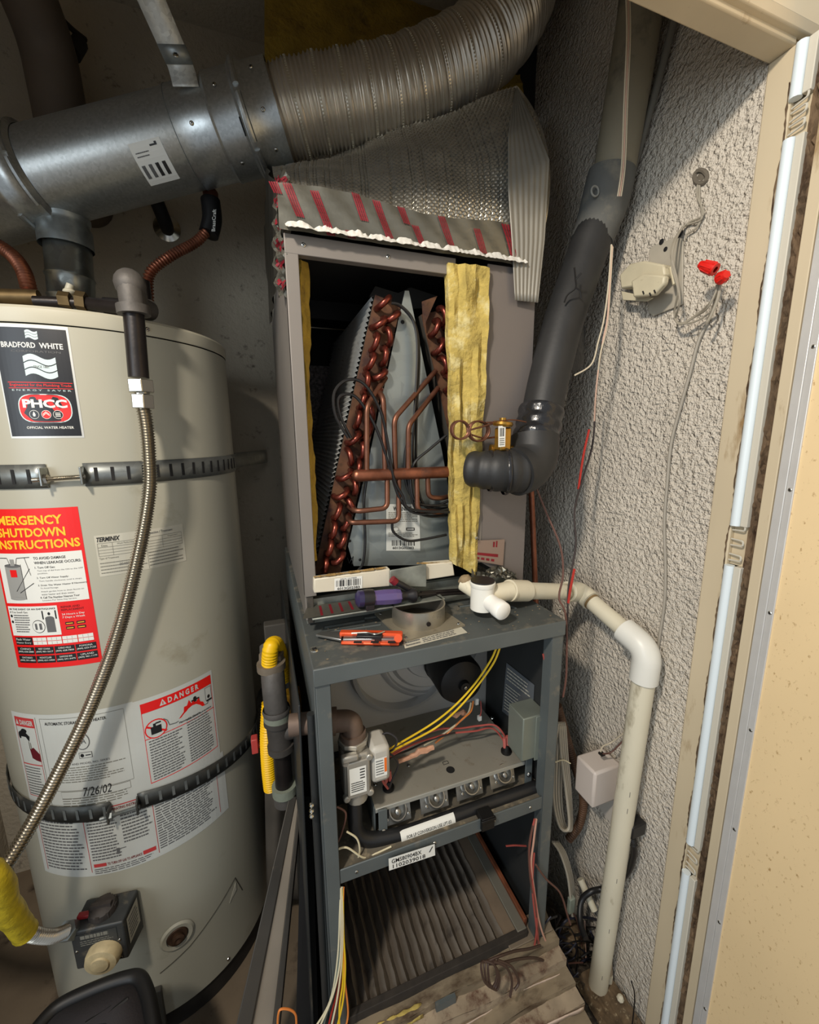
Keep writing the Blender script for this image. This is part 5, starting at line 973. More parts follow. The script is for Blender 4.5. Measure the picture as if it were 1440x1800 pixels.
mb = MB(); mb.tube(spl([at(918, 828, .618), at(880, 828, .626), at(850, 826, .645), at(826, 824, .665)], 10), .034, 32, rf=lambda l: .0385-.10*max(0, l-.02)+.0012*math.sin(l*300)); mb.build('elbow_sleeve', RUBB, il)
for s, (x0_, y0_, x1_, y1_) in enumerate(((920, 720, 950, 730), (925, 735, 955, 745))):
    pass
for a, b, r_ in (((862, 828, .636), (862, 828, .636), .036), ((888, 829, .622), (888, 829, .622), .041)):
    c = at(*a); mb = MB(); mb.lathe([(r_, -.003), (r_+.001, 0), (r_, .003)], c, V((1, -.35, 0)), 32); mb.build('tape_band', TAPB, il)
mb = MB(); mb.slab([at(1000, 640, .70), at(1016, 560, .72), at(1028, 575, .73), at(1024, 640, .72), at(1010, 655, .70)], (.003, 0, 0)); mb.build('loose_tape_flap', TAPB, il)
# painted suction pipe above the insulation
up = empty('riser_pipe', 'pale painted riser pipe going up into the dark ceiling corner', 'pipe', at(1090, 250, .80))
mb = MB(); mb.tube([at(1078, 310, .670), at(1105, 150, .655), at(1126, 20, .645), at(1136, -60, .640)], .036, 28); mb.build('riser', mat('shaded_dusty_cream', (140, 132, 112), .65, var=.15, vs=8, c2=(70, 66, 58), dirt=.35, ds=8), up)  # cream base darkened to stand in for shade on the riser's top
cn = MB(); cn.tube([atx(1100, 345, .685), atx(1150, 170, .685), atx(1184, 40, .685), atx(1200, -40, .685)], .0065, 10); o = cn.build('conduit', mat('grey_conduit', (120, 116, 106), .6, .1, var=.1)); tag(o, 'thin grey conduit climbing the wall right of the riser pipe', 'conduit')
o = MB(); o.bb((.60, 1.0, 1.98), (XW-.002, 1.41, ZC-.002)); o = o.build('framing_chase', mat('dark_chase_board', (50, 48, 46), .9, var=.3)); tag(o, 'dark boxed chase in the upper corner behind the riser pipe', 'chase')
# thermostat wires that hang beside it
tw = empty('thermostat_cable', 'pale thermostat wires hanging along the black insulated pipe', 'cable', at(1080, 450, .66))
CW = mat('ivory_wire', (196, 184, 160), .5); CP = mat('pinkish_wire', (204, 170, 150), .5)
for dx, m_ in ((0, CW), (3, CP), (6, CW)):
    wire(tw, [(1100+dx, -20), (1102+dx, 60), (1097+dx, 180), (1093+dx, 290), (1086+dx, 345)], [.57, .575, .59, .61, .625], .0012, m_)
for k, (px, m_) in enumerate((([(1075, 430), (1070, 500), (1062, 560), (1052, 600), (1040, 640), (1010, 660)], CW), ([(1076, 432), (1072, 500), (1068, 560), (1060, 600), (1052, 650), (1047, 700), (1045, 740)], CP), ([(1077, 434), (1073, 500), (1068, 570), (1056, 620), (1052, 650)], CW))):
    wire(tw, px, [.625, .62, .615, .615, .62, .63, .64][:len(px)], .0015, m_)
wire(tw, [(1047, 700), (1042, 780), (1022, 850), (1010, 900), (1012, 960), (1000, 1030), (998, 1080), (996, 1150)], [.66, .66, .64, .62, .6, .585, .575, .57], .0019, mat('dark_jacket', (52, 44, 44), .5), nm='dark_wire')
wire(tw, [(1036, 755), (1026, 800), (1017, 860)], .64, .0022, mat('red_wire_bright', ()), nm='red_wire'); wire(tw, [(1010, 1000), (1003, 1035), (999, 1060)], .578, .0024, mat('red_wire_bright', ()), nm='red_wire')
wire(tw, [(940, 850), (960, 900), (985, 960), (990, 1010), (983, 1050), (995, 1085), (996, 1180), (990, 1225)], [.66, .65, .62, .60, .585, .57, .56, .56], .0019, BRW, nm='brown_wire')
# copper liquid line behind
mb = MB(); mb.tube(spl([at(929, 800, .74), at(935, 880, .74), at(939, 980, .735), at(943, 1080, .735)], 6), .0062, 12); o = mb.build('liquid_line', CU); tag(o, 'bare copper tube running down behind the condensate pipe', 'pipe')
# --- PVC condensate line
cp_ = empty('condensate_pipe', 'cream PVC condensate pipe turning from the furnace top to the wall and down', 'pipe', at(1140, 1150, .50))
def pj(name, a, b, r=.021, m=PVC, n=28, lab=None): mb = MB(); mb.cyl(a, b, r, n); return mb.build(name, m, cp_, lab=lab, smooth=50)
T0 = at(862, 1043, .612); Q0 = at(895, 1038, .622); Q1 = at(1010, 1042, .668)
E1_ = V((.640, .665, Q1.z-.004)); E1_ = atx(1020, 1040, .640); E2_ = V((.652, .512, .958)); Pd = atx(1045, 1775, .650)
E2_ = atx(1139, 1143, .652)
pj('pipe_run', Q0, E1_, .0165); d1 = (E1_-Q0).normalized()
pj('coupling', Q0, Q0+d1*.050, .0205); 
mb = MB(); mb.tube(fil([E1_-d1*.045, E1_, E1_+(E2_-E1_).normalized()*.032], .022, 8), .0215, 28); mb.build('elbow_fitting', PVC, cp_, smooth=50)
d2 = (E2_-E1_).normalized(); pj('pipe_run', E1_, E2_, .0172); pj('brown_band', E1_+d2*.033, E1_+d2*.038, .0182, mat('glue_brown', (130, 106, 70), .6))
dn = (Pd-E2_).normalized(); mb = MB(); mb.tube(fil([E2_-d2*.055, E2_, E2_+dn*.062], .026, 9), .0250, 30, rf=lambda l: .0248); mb.build('elbow_fitting', PVCW, cp_, smooth=50, lab='newer white PVC elbow'); 
pj('down_pipe', E2_+dn*.02, E2_+dn*1.05, .0205)
mb = MB()
for k, s in enumerate((.30, .34, .52, .66, .80)): mb.tube([E2_+dn*s+V((-.0120, -.0165, 0)), E2_+dn*(s+.012)+V((-.0120, -.0166, 0))], .0005, 4)
mb.build('pipe_print', GRN, cp_)
# clean-out tee with black cap
tt = empty('cleanout_tee', 'white PVC trap tee with open black-rimmed top standing on the furnace shelf', 'pipe fitting', T0)
TC = at(848, 1046, .618); mb = MB(); mb.cyl(TC+V((0, 0, -.026)), TC+V((0, 0, .022)), .0215, 32); mb.lathe([(.0222, .018), (.0232, .022), (.0232, .026), (.0195, .027), (.018, .022), (0, .020)], TC, n=32); mb.build('tee_body', PVCW, tt, smooth=50, bevel=.001)
mb = MB(); mb.lathe([(.0195, .0262), (.0215, .0268), (.0215, .0290), (0, .0290)], TC, n=32); mb.build('black_cap', mat('black_rubber_cap', (26, 24, 24), .5, bump=.2, bs=200), tt)
mb = MB(); fd = V((.12, -1, -.10)).normalized(); fc = TC+V((.004, -.004, -.006)); mb.cyl(fc, fc+fd*.042, .0150, 28); mb.lathe([(.0162, .034), (.0165, .040), (.0162, .050), (.0145, .052), (0, .052)], fc, fd, 28); mb.build('end_cap', mat('bright_white_cap', (240, 238, 230), .35), tt, smooth=50)
mb = MB(); mb.cyl(TC+V((-.0, 0, -.003)), TC+(Q0-TC)*1.05, .0175, 28); mb.cyl(TC+V((-.0, .0, 0)), at(815, 1025, .655), .015, 24); mb.build('side_arm', PVC, tt, smooth=50)
mb = MB(); mb.lathe([(.014, 0), (.012, .010), (.006, .014), (0, .016)], at(820, 1024, .650), V((-.5, .3, .8)), 14); mb.build('caulk_blob', mat('rough_caulk', (150, 130, 100), .9, var=.4, vs=60, bump=.5, bs=100), tt)
# ================================================================ things on the right wall
ot = empty('wall_outlet', 'cream outlet and cover plate hanging loose from the stucco wall, wires above', 'outlet', (XW, .6, 1.6))
IV = mat('grimy_ivory_plastic', (202, 192, 164), .45, var=.12, vs=20, c2=(150, 138, 112), dirt=.08, ds=40); PAINT = mat('painted_plate', (176, 168, 152), .6, var=.1, vs=20, bump=.2, bs=90)
mb = MB(); mb.slab([atx(x, y, XW-.003) for x, y in ((1143, 440), (1150, 432), (1195, 415), (1203, 425), (1202, 535), (1150, 556), (1142, 550))], (-.003, 0, 0)); mb.build('back_plate', PAINT, ot, bevel=.001)
mb = MB(); 
for q, r_ in (((1195, 411), .006), ((1163, 425), .005), ((1170, 438), .004)): mb.lathe([(r_, 0), (0, .0006)], atx(*q, XW-.0065), V((-1, 0, 0)), 12)
mb.build('screw_hole', BLACK, ot)
f_ = Matrix.Rotation(math.radians(-28), 3, 'Z') @ Matrix.Rotation(math.radians(-12), 3, 'Y')
oc = atx(1140, 486, XW-.038)
def ob(name, c, s, bev, m=IV): mb = MB(); mb.box(oc+V(c), s); return mb.build(name, m, ot, bevel=bev)
mb = MB(); mb.slab([atx(x, y, XW-.020) for x, y in ((1104, 486), (1123, 466), (1148, 461), (1184, 468), (1186, 486), (1165, 500), (1107, 510))], (-.022, 0, 0)); mb.build('outlet_body', IV, ot, bevel=.003)
mb = MB(); mb.slab([atx(x, y, XW-.044) for x, y in ((1118, 495), (1140, 482), (1178, 486), (1176, 500), (1158, 520), (1122, 524))], (-.012, 0, 0)); mb.build('receptacle_face', IV, ot, bevel=.003)
mb = MB(); mb.slab([atx(x, y, XW-.030) for x, y in ((1094, 512), (1112, 516), (1150, 524), (1140, 530), (1097, 528))], (-.003, 0, 0)); mb.build('mounting_ear', IV, ot, bevel=.001)
mb = MB()
for x, y in ((1130, 512), (1142, 515), (1150, 510)): mb.tube([atx(x, y, XW-.0568), atx(x+2, y+5, XW-.0568)], .0013, 5)
mb.build('socket_slot', BLACK, ot)
ob_ = MB(); ob_.tube([atx(1180, 470, XW-.03), atx(1186, 500, XW-.03)], .003, 8); ob_.build('side_screw', IV, ot)
bw = mat('grey_bell_wire', (158, 150, 134), .55)
cbw = empty('bell_wire', 'thin grey wire loop from the wall hole past the outlet to the red connectors', 'wire', (XW, .55, 1.7))
def ww(par, px, X, r, m, nm='wire', k=8):
    Xs = X if isinstance(X, (list, tuple)) else [X]*len(px); mb = MB(); mb.tube(spl([atx(x, y, Xs[i]) for i, (x, y) in enumerate(px)], k), r, 7); return mb.build(nm, m, par)
ww(cbw, [(1228, 318), (1226, 345), (1236, 378), (1205, 395), (1185, 430), (1182, 470), (1192, 510), (1186, 550), (1195, 570), (1225, 555), (1245, 540), (1262, 505), (1264, 492)], [XW-.002, XW-.006, XW-.008, XW-.008]+[XW-.05]*3+[XW-.03]*3+[XW-.045]*3, .0016, bw)
ww(cbw, [(1230, 318), (1230, 350), (1233, 385), (1200, 400), (1180, 440), (1190, 490), (1195, 530), (1188, 560), (1200, 568), (1235, 545), (1258, 520), (1266, 498)], [XW-.002, XW-.006, XW-.008, XW-.008]+[XW-.048]*3+[XW-.028]*3+[XW-.04]*2, .0016, bw)
ww(cbw, [(1236, 378), (1225, 400), (1208, 412), (1206, 420)], XW-.006, .0016, bw); ww(cbw, [(1195, 570), (1220, 566), (1245, 552), (1258, 535)], XW-.03, .0014, bw)
mb = MB(); P = [atx(1232+11*math.cos(k*.52), 311+12*math.sin(k*.52), XW-.002) for k in range(12)]; mb.tube(P, .0035, 7, closed=True); mb.lathe([(.0075, .0), (0, .001)], atx(1232, 311, XW-.0008), V((-1, 0, 0)), 12); mb.build('hole_rim', mat('dark_plaster_rim', (104, 96, 84), .9, bump=.5), cbw)
RN = mat('red_wire_nut', (214, 30, 22), .4)
def nut(x0, y0, x1, y1, label):
    a = atx(x0, y0, XW-.055); b = atx(x1, y1, XW-.06); t = empty('wire_nut', label, 'wire nut', a); d = (b-a).normalized(); L_ = (b-a).length; L_ = min(L_, .026)
    mb = MB(); mb.lathe([(.004, -.0), (.0085, .0), (.0088, L_*.3), (.0062, L_*.85), (.005, L_), (0, L_)], a, d, 18)
    for k in range(8): q = k*math.pi/4; u_ = d.orthogonal().normalized(); w_ = d.cross(u_); n_ = u_*math.cos(q)+w_*math.sin(q); mb.tube([a+n_*.0086+d*.003, a+n_*.0068+d*L_*.8], .0011, 5)
    mb.build('cap', RN, t, bevel=.0); return t
nut(1258, 474, 1226, 463, 'red wire nut pointing left on the end of the grey bell wire'); nut(1266, 490, 1278, 482, 'round red wire nut seen end-on beside its twin')
ww(cbw, [(1256, 476), (1262, 490), (1266, 500), (1262, 525), (1250, 555), (1243, 566)], XW-.045, .0022, bw)
lc = empty('wall_cable', 'thin grey low-voltage cable running down the stucco wall from the wire nuts', 'cable', (XW, .55, 1.3))
ww(lc, [(1262, 500), (1258, 530), (1244, 566), (1228, 600), (1212, 660), (1195, 720), (1180, 780), (1173, 850), (1168, 920), (1170, 1000), (1168, 1060), (1158, 1130), (1150, 1200)], [XW-.045, XW-.03]+[XW-.006]*11, .0027, mat('grey_cable_jacket', (160, 152, 138), .55), 'cable')
# plug-in transformer in front of its outlet plate
mb = MB(); A = atx(1050, 1385, XW-.003); mb.slab([atx(x, y, XW-.002) for x, y in ((1062, 1330), (1095, 1335), (1122, 1365), (1118, 1440), (1098, 1478), (1050, 1410))], (-.005, 0, 0)); o = mb.build('outlet_plate', mat('white_cover_plate', (196, 188, 176), .45), bevel=.0015); tag(o, 'white outlet cover plate low on the wall, partly behind the condensate pipe', 'outlet plate')
tr = empty('plug_transformer', 'white plug-in transformer block on the low wall outlet', 'transformer', atx(1055, 1400, XW-.05))
TW_ = mat('warm_white_plastic', (206, 194, 184), .4); c = atx(1051, 1363, XW-.045)
mb = MB(); Xa, Xb = XW-.085, XW-.012
f0 = [atx(x, y, Xa) for x, y in ((1022, 1380), (1050, 1407), (1052, 1338), (1027, 1320))]
mb.bb((Xa, c.y-.030, c.z-.045), (Xb, c.y+.026, c.z+.043)); mb.build('case', TW_, tr, bevel=.005)
ww(tr, [(1056, 1322), (1060, 1312), (1075, 1305), (1095, 1290), (1110, 1278)], [XW-.06, XW-.05, XW-.03, XW-.02, XW-.012], .0016, CW); ww(tr, [(1060, 1325), (1075, 1322), (1098, 1300), (1112, 1290)], [XW-.06, XW-.04, XW-.02, XW-.01], .0016, BRW); mb = MB(); mb.box(atx(1058, 1325, XW-.055), (.010, .010, .004)); mb.build('terminal', IRON, tr)
# grey cable looped up behind the right post
gcb = empty('looped_cable', 'flat grey cable tied in long loops beside the right furnace post', 'cable', at(990, 1380, .60))
gcm = mat('light_grey_cable', (172, 164, 148), .5)
for k in range(4):
    x = 978+k*3.5; wire(gcb, [(x+4, 1270), (x-3+k, 1320), (x-5+k, 1400), (x+4, 1448), (x+16-k, 1460), (x+23-k*2, 1448), (x+17-k, 1390), (x+9, 1330), (x+5, 1275)], .60+.006*k, .0030, gcm, nm='cable_loop')
wire(gcb, [(976, 1340), (990, 1336), (1003, 1342)], .595, .0012, WW, nm='cable_tie')
for k in range(4): wire(gcb, [(972+k*3, 1480), (985+k*3, 1500), (998+k*2.5, 1540), (1004+k*2.5, 1590), (1006+k*2, 1610)], .60+.005*k, .0028, gcm, nm='cable_run')
mb = MB(); mb.box(at(1004, 1590, .60), (.016, .010, .042)); mb.build('connector', mat('green_grey_connector', (136, 142, 128), .5), gcb, bevel=.002)
bcb = empty('brown_conduit', 'dusty brown flexible conduit bending up behind the looped grey cable', 'conduit', at(1010, 1380, .64))
P = spl([at(980, 1240, .66), at(1000, 1310, .655), at(1018, 1370, .65), at(1026, 1410, .648), at(1018, 1450, .65), at(1000, 1475, .66)], 8); corr(P, .010, .006, .0015, 12).build('conduit_tube', mat('dusty_brown_tube', (104, 76, 56), .6, .2, var=.3, vs=30), bcb)
# black power cord
pc = empty('power_cord', 'thick black power cord dropping from the low outlet and passing behind the white pipe', 'cord', atx(1110, 1480, XW-.02))
P = [atx(1109, 1462, XW-.035), atx(1114, 1485, XW-.035), atx(1114, 1505, XW-.03), atx(1100, 1538, XW-.025), atx(1065, 1560, XW-.02), atx(1038, 1568, XW-.05), atx(1022, 1585, XW-.07), atx(1020, 1620, XW-.09), atx(1030, 1650, XW-.10)]
mb = MB(); mb.tube(spl(P, 10), .0062, 12); mb.build('cord', mat('black_cord', (28, 27, 27), .4), pc)
mb = MB(); mb.bb((XW-.045, P[0].y-.012, P[0].z-.006), (XW-.007, P[0].y+.012, P[0].z+.024)); mb.build('plug', mat('black_cord', ()), pc, bevel=.003)
mb = MB(); mb.tube(resample([P[0], P[1]], .001), .007, 12, rf=lambda l: .0072+.0012*math.sin(l*1400)); mb.build('strain_relief', mat('black_cord', ()), pc)
# tangle at the foot of the wall
tg = empty('wire_tangle', 'tangle of dark blue and black wires behind the foot of the white pipe', 'wiring', at(1000, 1680, .60))
r = random.Random(31); NV = mat('navy_wire', (34, 36, 52), .45); KB = mat('black_wire', (22, 20, 20), .5)
for k in range(30):
    cx, cy = r.uniform(975, 1045), r.uniform(1640, 1765); rx, ry = r.uniform(18, 42), r.uniform(14, 46); ph = r.uniform(0, 6); Y_ = r.uniform(.56, .66)
    P = [(cx+rx*math.cos(ph+j*.8)*(1+.2*r.random()), cy+ry*math.sin(ph+j*.8)*(1+.3*r.random())) for j in range(r.choice((6, 7, 8)))]
    wire(tg, P, Y_, r.choice((.0016, .0022, .0028)), r.choice((NV, NV, KB, KB, BRW)), nm='wire')
for P, m_ in (([(1003, 1600), (1015, 1620), (1025, 1680), (1020, 1720), (1022, 1790)], BRW), ([(1028, 1620), (1030, 1680), (1034, 1740), (1028, 1770)], CP), ([(975, 1610), (980, 1660), (990, 1700)], KB)): wire(tg, P, .60, .002, m_, nm='wire')
for k in range(3): wire(tg, [(985-k*3, 1610), (974-k*3, 1640), (980-k*3, 1680), (1000, 1700+k*4), (1030, 1690+k*4), (1036, 1650), (1020, 1615), (1000, 1606)], .63+.004*k, .004, mat('dusty_black_hose', (62, 54, 50), .6), nm='hose_loop')
mb = MB(); mb.grid(lambda u, v: V((.527+.165*u, .43+.42*v, .03+.05*math.sin(u*3.1)*(.6+.4*math.sin(v*5))+r.uniform(0, .008))), 22, 40); o = mb.build('debris_heap', mat('floor_debris', (92, 80, 66), .95, var=.6, vs=50, c2=(150, 138, 118), dirt=.2, ds=80), smooth=60); tag(o, 'dusty debris heaped on the floor between platform and right wall', 'debris', kind='stuff')
cr = MB()
for k in range(10): q = at(968+k*1.5+r.uniform(-16, 16), 1744+r.uniform(-10, 10), .545); cr.tube([q, q+V((r.uniform(-.02, .02), 0, r.uniform(-.015, .012)))], .0012, 5)
cr.build('frayed_strand', CU, tg)['kind'] = 'stuff'
mb = MB(); mb.cyl(at(965, 1766, .54), at(958, 1795, .54), .0045, 10); o = mb.build('wire_connector', mat('blue_plastic', (44, 56, 120), .4)); tag(o, 'small blue crimp connector at the lower end of the frayed wires', 'connector')
# condensate pump in the bottom corner
pm = empty('condensate_pump', 'dirt-caked black condensate pump at the foot of the white pipe', 'pump', (.63, .52, 0))
DIRT = mat('caked_dirt', (104, 86, 64), .95, var=.5, vs=60, c2=(176, 160, 130), dirt=.15, ds=110, bump=.7, bs=90)
mb = MB(); mb.bb((.600, .435, 0), (.692, .575, .080)); mb.build('pump_tank', mat('matte_black', ()), pm, bevel=.012)
mb = MB(); mb.grid(lambda u, v: V((.602+.088*u, .437+.136*v, .0815+.003*math.sin(u*7)*math.sin(v*6)+r.uniform(0, .004)+.0035)), 24, 24); mb.build('dirt_crust', DIRT, pm, lab='crust of brown dirt on top')
mb = MB(); mb.cyl(V((.678, .540, .08)), V((.678, .540, .105)), .008); mb.ball(V((.676, .505, .092)), .008, 8); mb.build('outlet_stub', PVC, pm)
wire(pm, [(1110, 1725), (1116, 1750), (1113, 1790), (1110, 1810)], .455, .0014, KB, nm='wire')
pb = empty('old_pump', 'round dirt-caked motor lying under the tangled wires', 'motor', at(1005, 1650, .66))
mb = MB(); mb.ball(at(1004, 1648, .63), .036, 20, (1, 1, .9)); mb.build('motor_dome', DIRT, pb)
wp = empty('white_tubing', 'short pieces of off-white tubing leaning behind the white pipe near the outlet', 'tubing', at(1035, 1560, .64))
mb = MB(); mb.cyl(atx(1020, 1545, XW-.04), atx(1045, 1600, XW-.03), .008); mb.build('tube_piece', PVC, wp); mb = MB(); mb.cyl(atx(1065, 1640, XW-.02), atx(1070, 1740, XW-.02), .011); mb.cyl(atx(1062, 1735, XW-.02), atx(1068, 1760, XW-.02), .013); mb.build('tube_piece', mat('beige_tube', (170, 150, 124), .5), wp)
mb = MB(); mb.slab([at(955, 1810, .50), at(1030, 1810, .52), at(1045, 1765, .55), at(960, 1770, .53)], (0, .0, -.004)); o = mb.build('sheet_scrap', mat('pale_sheet_metal', ())); tag(o, 'pale sheet metal scrap at the bottom edge beside the white pipe', 'metal sheet')
# ================================================================ gas piping between heater and furnace
gp_ = empty('gas_pipe', 'black iron gas pipe with elbow and tee between water heater and furnace', 'pipe', at(490, 1300, .80))
Yg = .82
def gat(x, y): return at(x, y, Yg)
mb = MB(); mb.tube(fil([gat(478, 1165)+V((0, .055, .01)), gat(480, 1195), gat(486, 1250)], .04, 10), .0235, 22); mb.lathe([(.027, -.006), (.0285, 0), (.027, .006)], gat(486, 1248), V((0, 0, 1)), 22); mb.build('elbow', CAST, gp_)
mb = MB(); mb.cyl(gat(478, 1160)+V((0, .03, 0)), gat(478, 1180)+V((0, .03, 0)), .025, 8); mb.cyl(gat(477, 1172)+V((0, .02, 0)), gat(478, 1184)+V((0, .02, 0)), .029, 18); mb.build('union', mat('dusty_brass_union', (128, 116, 100), .55, .3, var=.3, vs=30), gp_)
mb = MB(); mb.cyl(gat(486, 1250), gat(487, 1268), .0265, 22); mb.build('thread_seal', mat('grey_green_sealant', (120, 126, 112), .7, bump=.4, bs=120), gp_)
mb = MB(); mb.cyl(gat(488, 1264), gat(494, 1312), .0245, 22); mb.cyl(gat(494, 1306), gat(495, 1316), .028, 22); mb.cyl(gat(488, 1262), gat(488, 1270), .028, 22); tq = gat(491, 1288); mb.cyl(tq, tq+V((.050, -.012, .012)), .0195, 20); mb.cyl(tq+V((.040, -.0096, .0096)), tq+V((.050, -.012, .012)), .024, 20); mb.build('tee', mat('dark_cast_tee', (70, 66, 62), .6, .3, var=.2, bump=.25, bs=120), gp_)
mb = MB(); mb.cyl(tq+V((.045, -.011, .011)), V((.085, tq.y-.04, tq.z+.032)), .0165, 20); mb.build('side_nipple', mat('dusty_brown_iron', (110, 92, 80), .6, .3), gp_) if 'dusty_brown_iron' in MATS else None
mb = MB(); mb.cyl(gat(495, 1314), gat(500, 1384), .0185, 22); mb.build('drop_nipple', IRON, gp_)
mb = MB(); mb.cyl(gat(500, 1378), gat(501, 1392), .0265, 22); mb.build('thread_seal', mat('grey_green_sealant', ()), gp_); mb = MB(); mb.cyl(gat(501, 1390), gat(502, 1408), .024, 22); mb.build('drip_cap', CAST, gp_)
yh = empty('yellow_gas_hose', 'bright yellow ribbed gas hose looping behind the iron gas pipe', 'gas hose', at(475, 1300, .88))
YH = mat('bright_yellow_coating', (240, 190, 10), .4, var=.06, vs=10)
Yh = .89
P = spl([at(497, 1195, .90), at(495, 1160, .89), at(486, 1134, .86), at(477, 1136, .83), at(474, 1160, .83), at(475, 1185, .84)], 8); corr(P, .0165, .0062, .0015, 18).build('hose_top', YH, yh)
P = spl([at(473, 1235, .87), at(470, 1290, .86), at(472, 1345, .86), at(476, 1385, .86)], 8); corr(P, .0160, .0058, .0026, 18).build('ribbed_hose', YH, yh)
t = empty('yellow_pipe_sleeve', 'short yellow fibrous pipe sleeve between the iron tee and the furnace side', 'pipe sleeve', at(518, 1260, .90))
mb = MB(); mb.tube([at(517, 1214, .93), at(520, 1262, .92), at(522, 1292, .91)], .024, 18); mb.build('sleeve', mat('yellow_fibre_sleeve', (222, 164, 30), .6, var=.3, vs=60, bump=.4, bs=100, stretch=(1, 1, .2)), t)
t = empty('valve_handle', 'small faded red valve handle beside the lower strap end', 'valve', at(448, 1308, .90))
mb = MB(); mb.box(at(448, 1308, .88), (.014, .020, .036)); mb.cyl(at(450, 1308, .885), at(468, 1308, .885), .008, 10); mb.build('handle', mat('faded_red_handle', (176, 62, 58), .5), t, bevel=.002)
t = MB(); t.box(at(484, 1112, .98), (.05, .03, .055)); t = t.build('wall_box', mat('dark_wall_box', (62, 58, 52), .8), bevel=.003); tag(t, 'dark dusty box on the wall above the yellow hose', 'box')
pw = empty('hanging_fabric', 'dusty dark cloth sagging behind the lower end of the gas pipe', 'cloth', at(480, 1450, .9))
mb = MB(); mb.grid(lambda u, v: at(462+60*u+v*8, 1250+v*330, .955+.012*math.sin(u*9+v*3)), 16, 24); mb.build('cloth', mat('dusty_dark_cloth', (74, 68, 60), .9, var=.3, vs=10), pw, solid=.002)
# removed furnace door panels leaning in the gap
lp = empty('leaning_panel', 'long dark metal door panel leaning in the gap left of the furnace', 'panel', at(440, 1800, .62))
LPm = mat('dull_panel_metal', (70, 66, 60), .5, .3, var=.3, vs=8, c2=(110, 98, 82), dirt=.15, ds=10)
Y1_, Y2_ = .80, .60
mb = MB(); mb.hexa([at(412, 1815, .60), at(440, 1815, .60), at(455, 1815, .66), at(427, 1815, .66), at(508, 1400, .80), at(522, 1400, .80), at(528, 1400, .84), at(514, 1400, .84)]); mb.build('panel_edge', LPm, lp, bevel=.002)
mb = MB(); mb.hexa([at(440, 1815, .605), at(478, 1815, .60), at(480, 1815, .63), at(445, 1815, .635), at(522, 1400, .80), at(526, 1400, .80), at(528, 1400, .82), at(524, 1400, .82)]); mb.build('panel_face', mat('panel_inner_face', (128, 118, 104), .6, .1, var=.2, vs=8), lp, bevel=.001)
mb = MB(); mb.hexa([at(478, 1815, .595), at(490, 1815, .595), at(492, 1815, .62), at(482, 1815, .62), at(526, 1400, .795), at(531, 1400, .795), at(533, 1400, .82), at(528, 1400, .82)]); mb.build('panel_edge', LPm, lp, bevel=.001)
bd = empty('dark_door_panel', 'dark grey furnace side cover standing beside the left front post', 'panel', at(545, 1700, .56))
DP = mat('dark_cover_paint', (46, 48, 48), .42, .2, var=.2, vs=6, c2=(80, 74, 64), dirt=.12, ds=8)
mb = MB(); mb.hexa([V((.012, .60, .16)), V((.016, .60, .16)), V((.016, 1.2, .16)), V((.012, 1.2, .16)), V((.028, .60, .93)), V((.031, .60, .93)), V((.031, 1.2, .93)), V((.028, 1.2, .93))]); mb.build('cover', DP, bd, bevel=.001)
mb = MB(); mb.cyl(V((.038, .575, .17)), V((.044, .575, .93)), .006, 12); mb.build('edge_roll', DP, bd)
mb = MB()
for y_ in (1415, 1425, 1434): mb.ball(at(548, y_, .562), .0042, 8)
mb.build('rivet', CHROME, bd)
mb = MB(); mb.hexa([at(520, 1815, .62), at(560, 1815, .62), at(562, 1815, .9), at(522, 1815, .9), at(530, 1400, .70), at(548, 1400, .70), at(550, 1400, .9), at(532, 1400, .9)])
mb.build('inner_panel', BLACK, bd)
t = empty('orange_wire_loop', 'small loop of orange wire at the bottom edge below the dark panel', 'wire', at(503, 1790, .56)); wire(t, [(488, 1810), (489, 1785), (494, 1774), (510, 1775), (520, 1785), (521, 1810)], .56, .0018, OW)
# ================================================================ tools on the furnace shelf
sd = empty('screwdriver', 'screwdriver with a clear purple and black handle lying on the furnace shelf', 'screwdriver', atz(690, 1045, FZ))
def zz(x, y, h): return atz(x, y, FZ+h)
PU = mat('translucent_purple', (112, 96, 150), .12, trans=.35); PUD = mat('dark_purple', (48, 42, 74), .3)
a = at(626, 1053, .652); b = at(748, 1045, .652); d = (b-a).normalized(); L_ = (b-a).length
mb = MB(); mb.lathe([(0, -.002), (.010, 0), (.0145, .004), (.0150, .020), (.0140, .028)], a, d, 20); mb.build('butt_cap', PUD, sd)
mb = MB(); mb.lathe([(.0140, .026), (.0132, .034), (.0142, .050), (.0140, .070), (.0125, .080)], a, d, 8); mb.build('grip', PU, sd, smooth=0, bevel=.001)
mb = MB(); mb.lathe([(.0126, .079), (.009, .086), (.0085, .094), (.0125, .100), (.0125, .108), (.007, .112), (0, .112)], a, d, 20); mb.build('collar', mat('black_handle', (30, 28, 30), .4), sd)
mb = MB(); q0 = a+d*.108; mb.cyl(q0, zz(815, 1044, .012), .0028, 10); mb.build('shaft', CHROME, sd) if False else None
mb = MB(); mb.lathe([(.0152, .012), (.0158, .020), (.0152, .030)], a, d, 20); mb.box(a+d*.022+V((.0, -.004, -.010)), (.016, .018, .016)); mb.build('rubber_pad', mat('black_handle', ()), sd, bevel=.002)
mb = MB(); mb.cyl(q0, q0+d*.045+V((0, .012, -.004)), .0032, 10); mb.build('shaft', IRON, sd)
pn = empty('pliers', 'dark pliers with a red-tipped grip lying behind the screwdriver', 'pliers', zz(710, 1030, 0))
mb = MB(); mb.tube(spl([at(694, 1022, .655), at(710, 1030, .655), at(730, 1042, .66)], 6), .0055, 10); mb.build('handle', mat('black_handle', ()), pn); mb = MB(); mb.tube([at(689, 1018, .655), at(696, 1024, .655)], .007, 10); mb.build('grip_tip', TRED, pn)
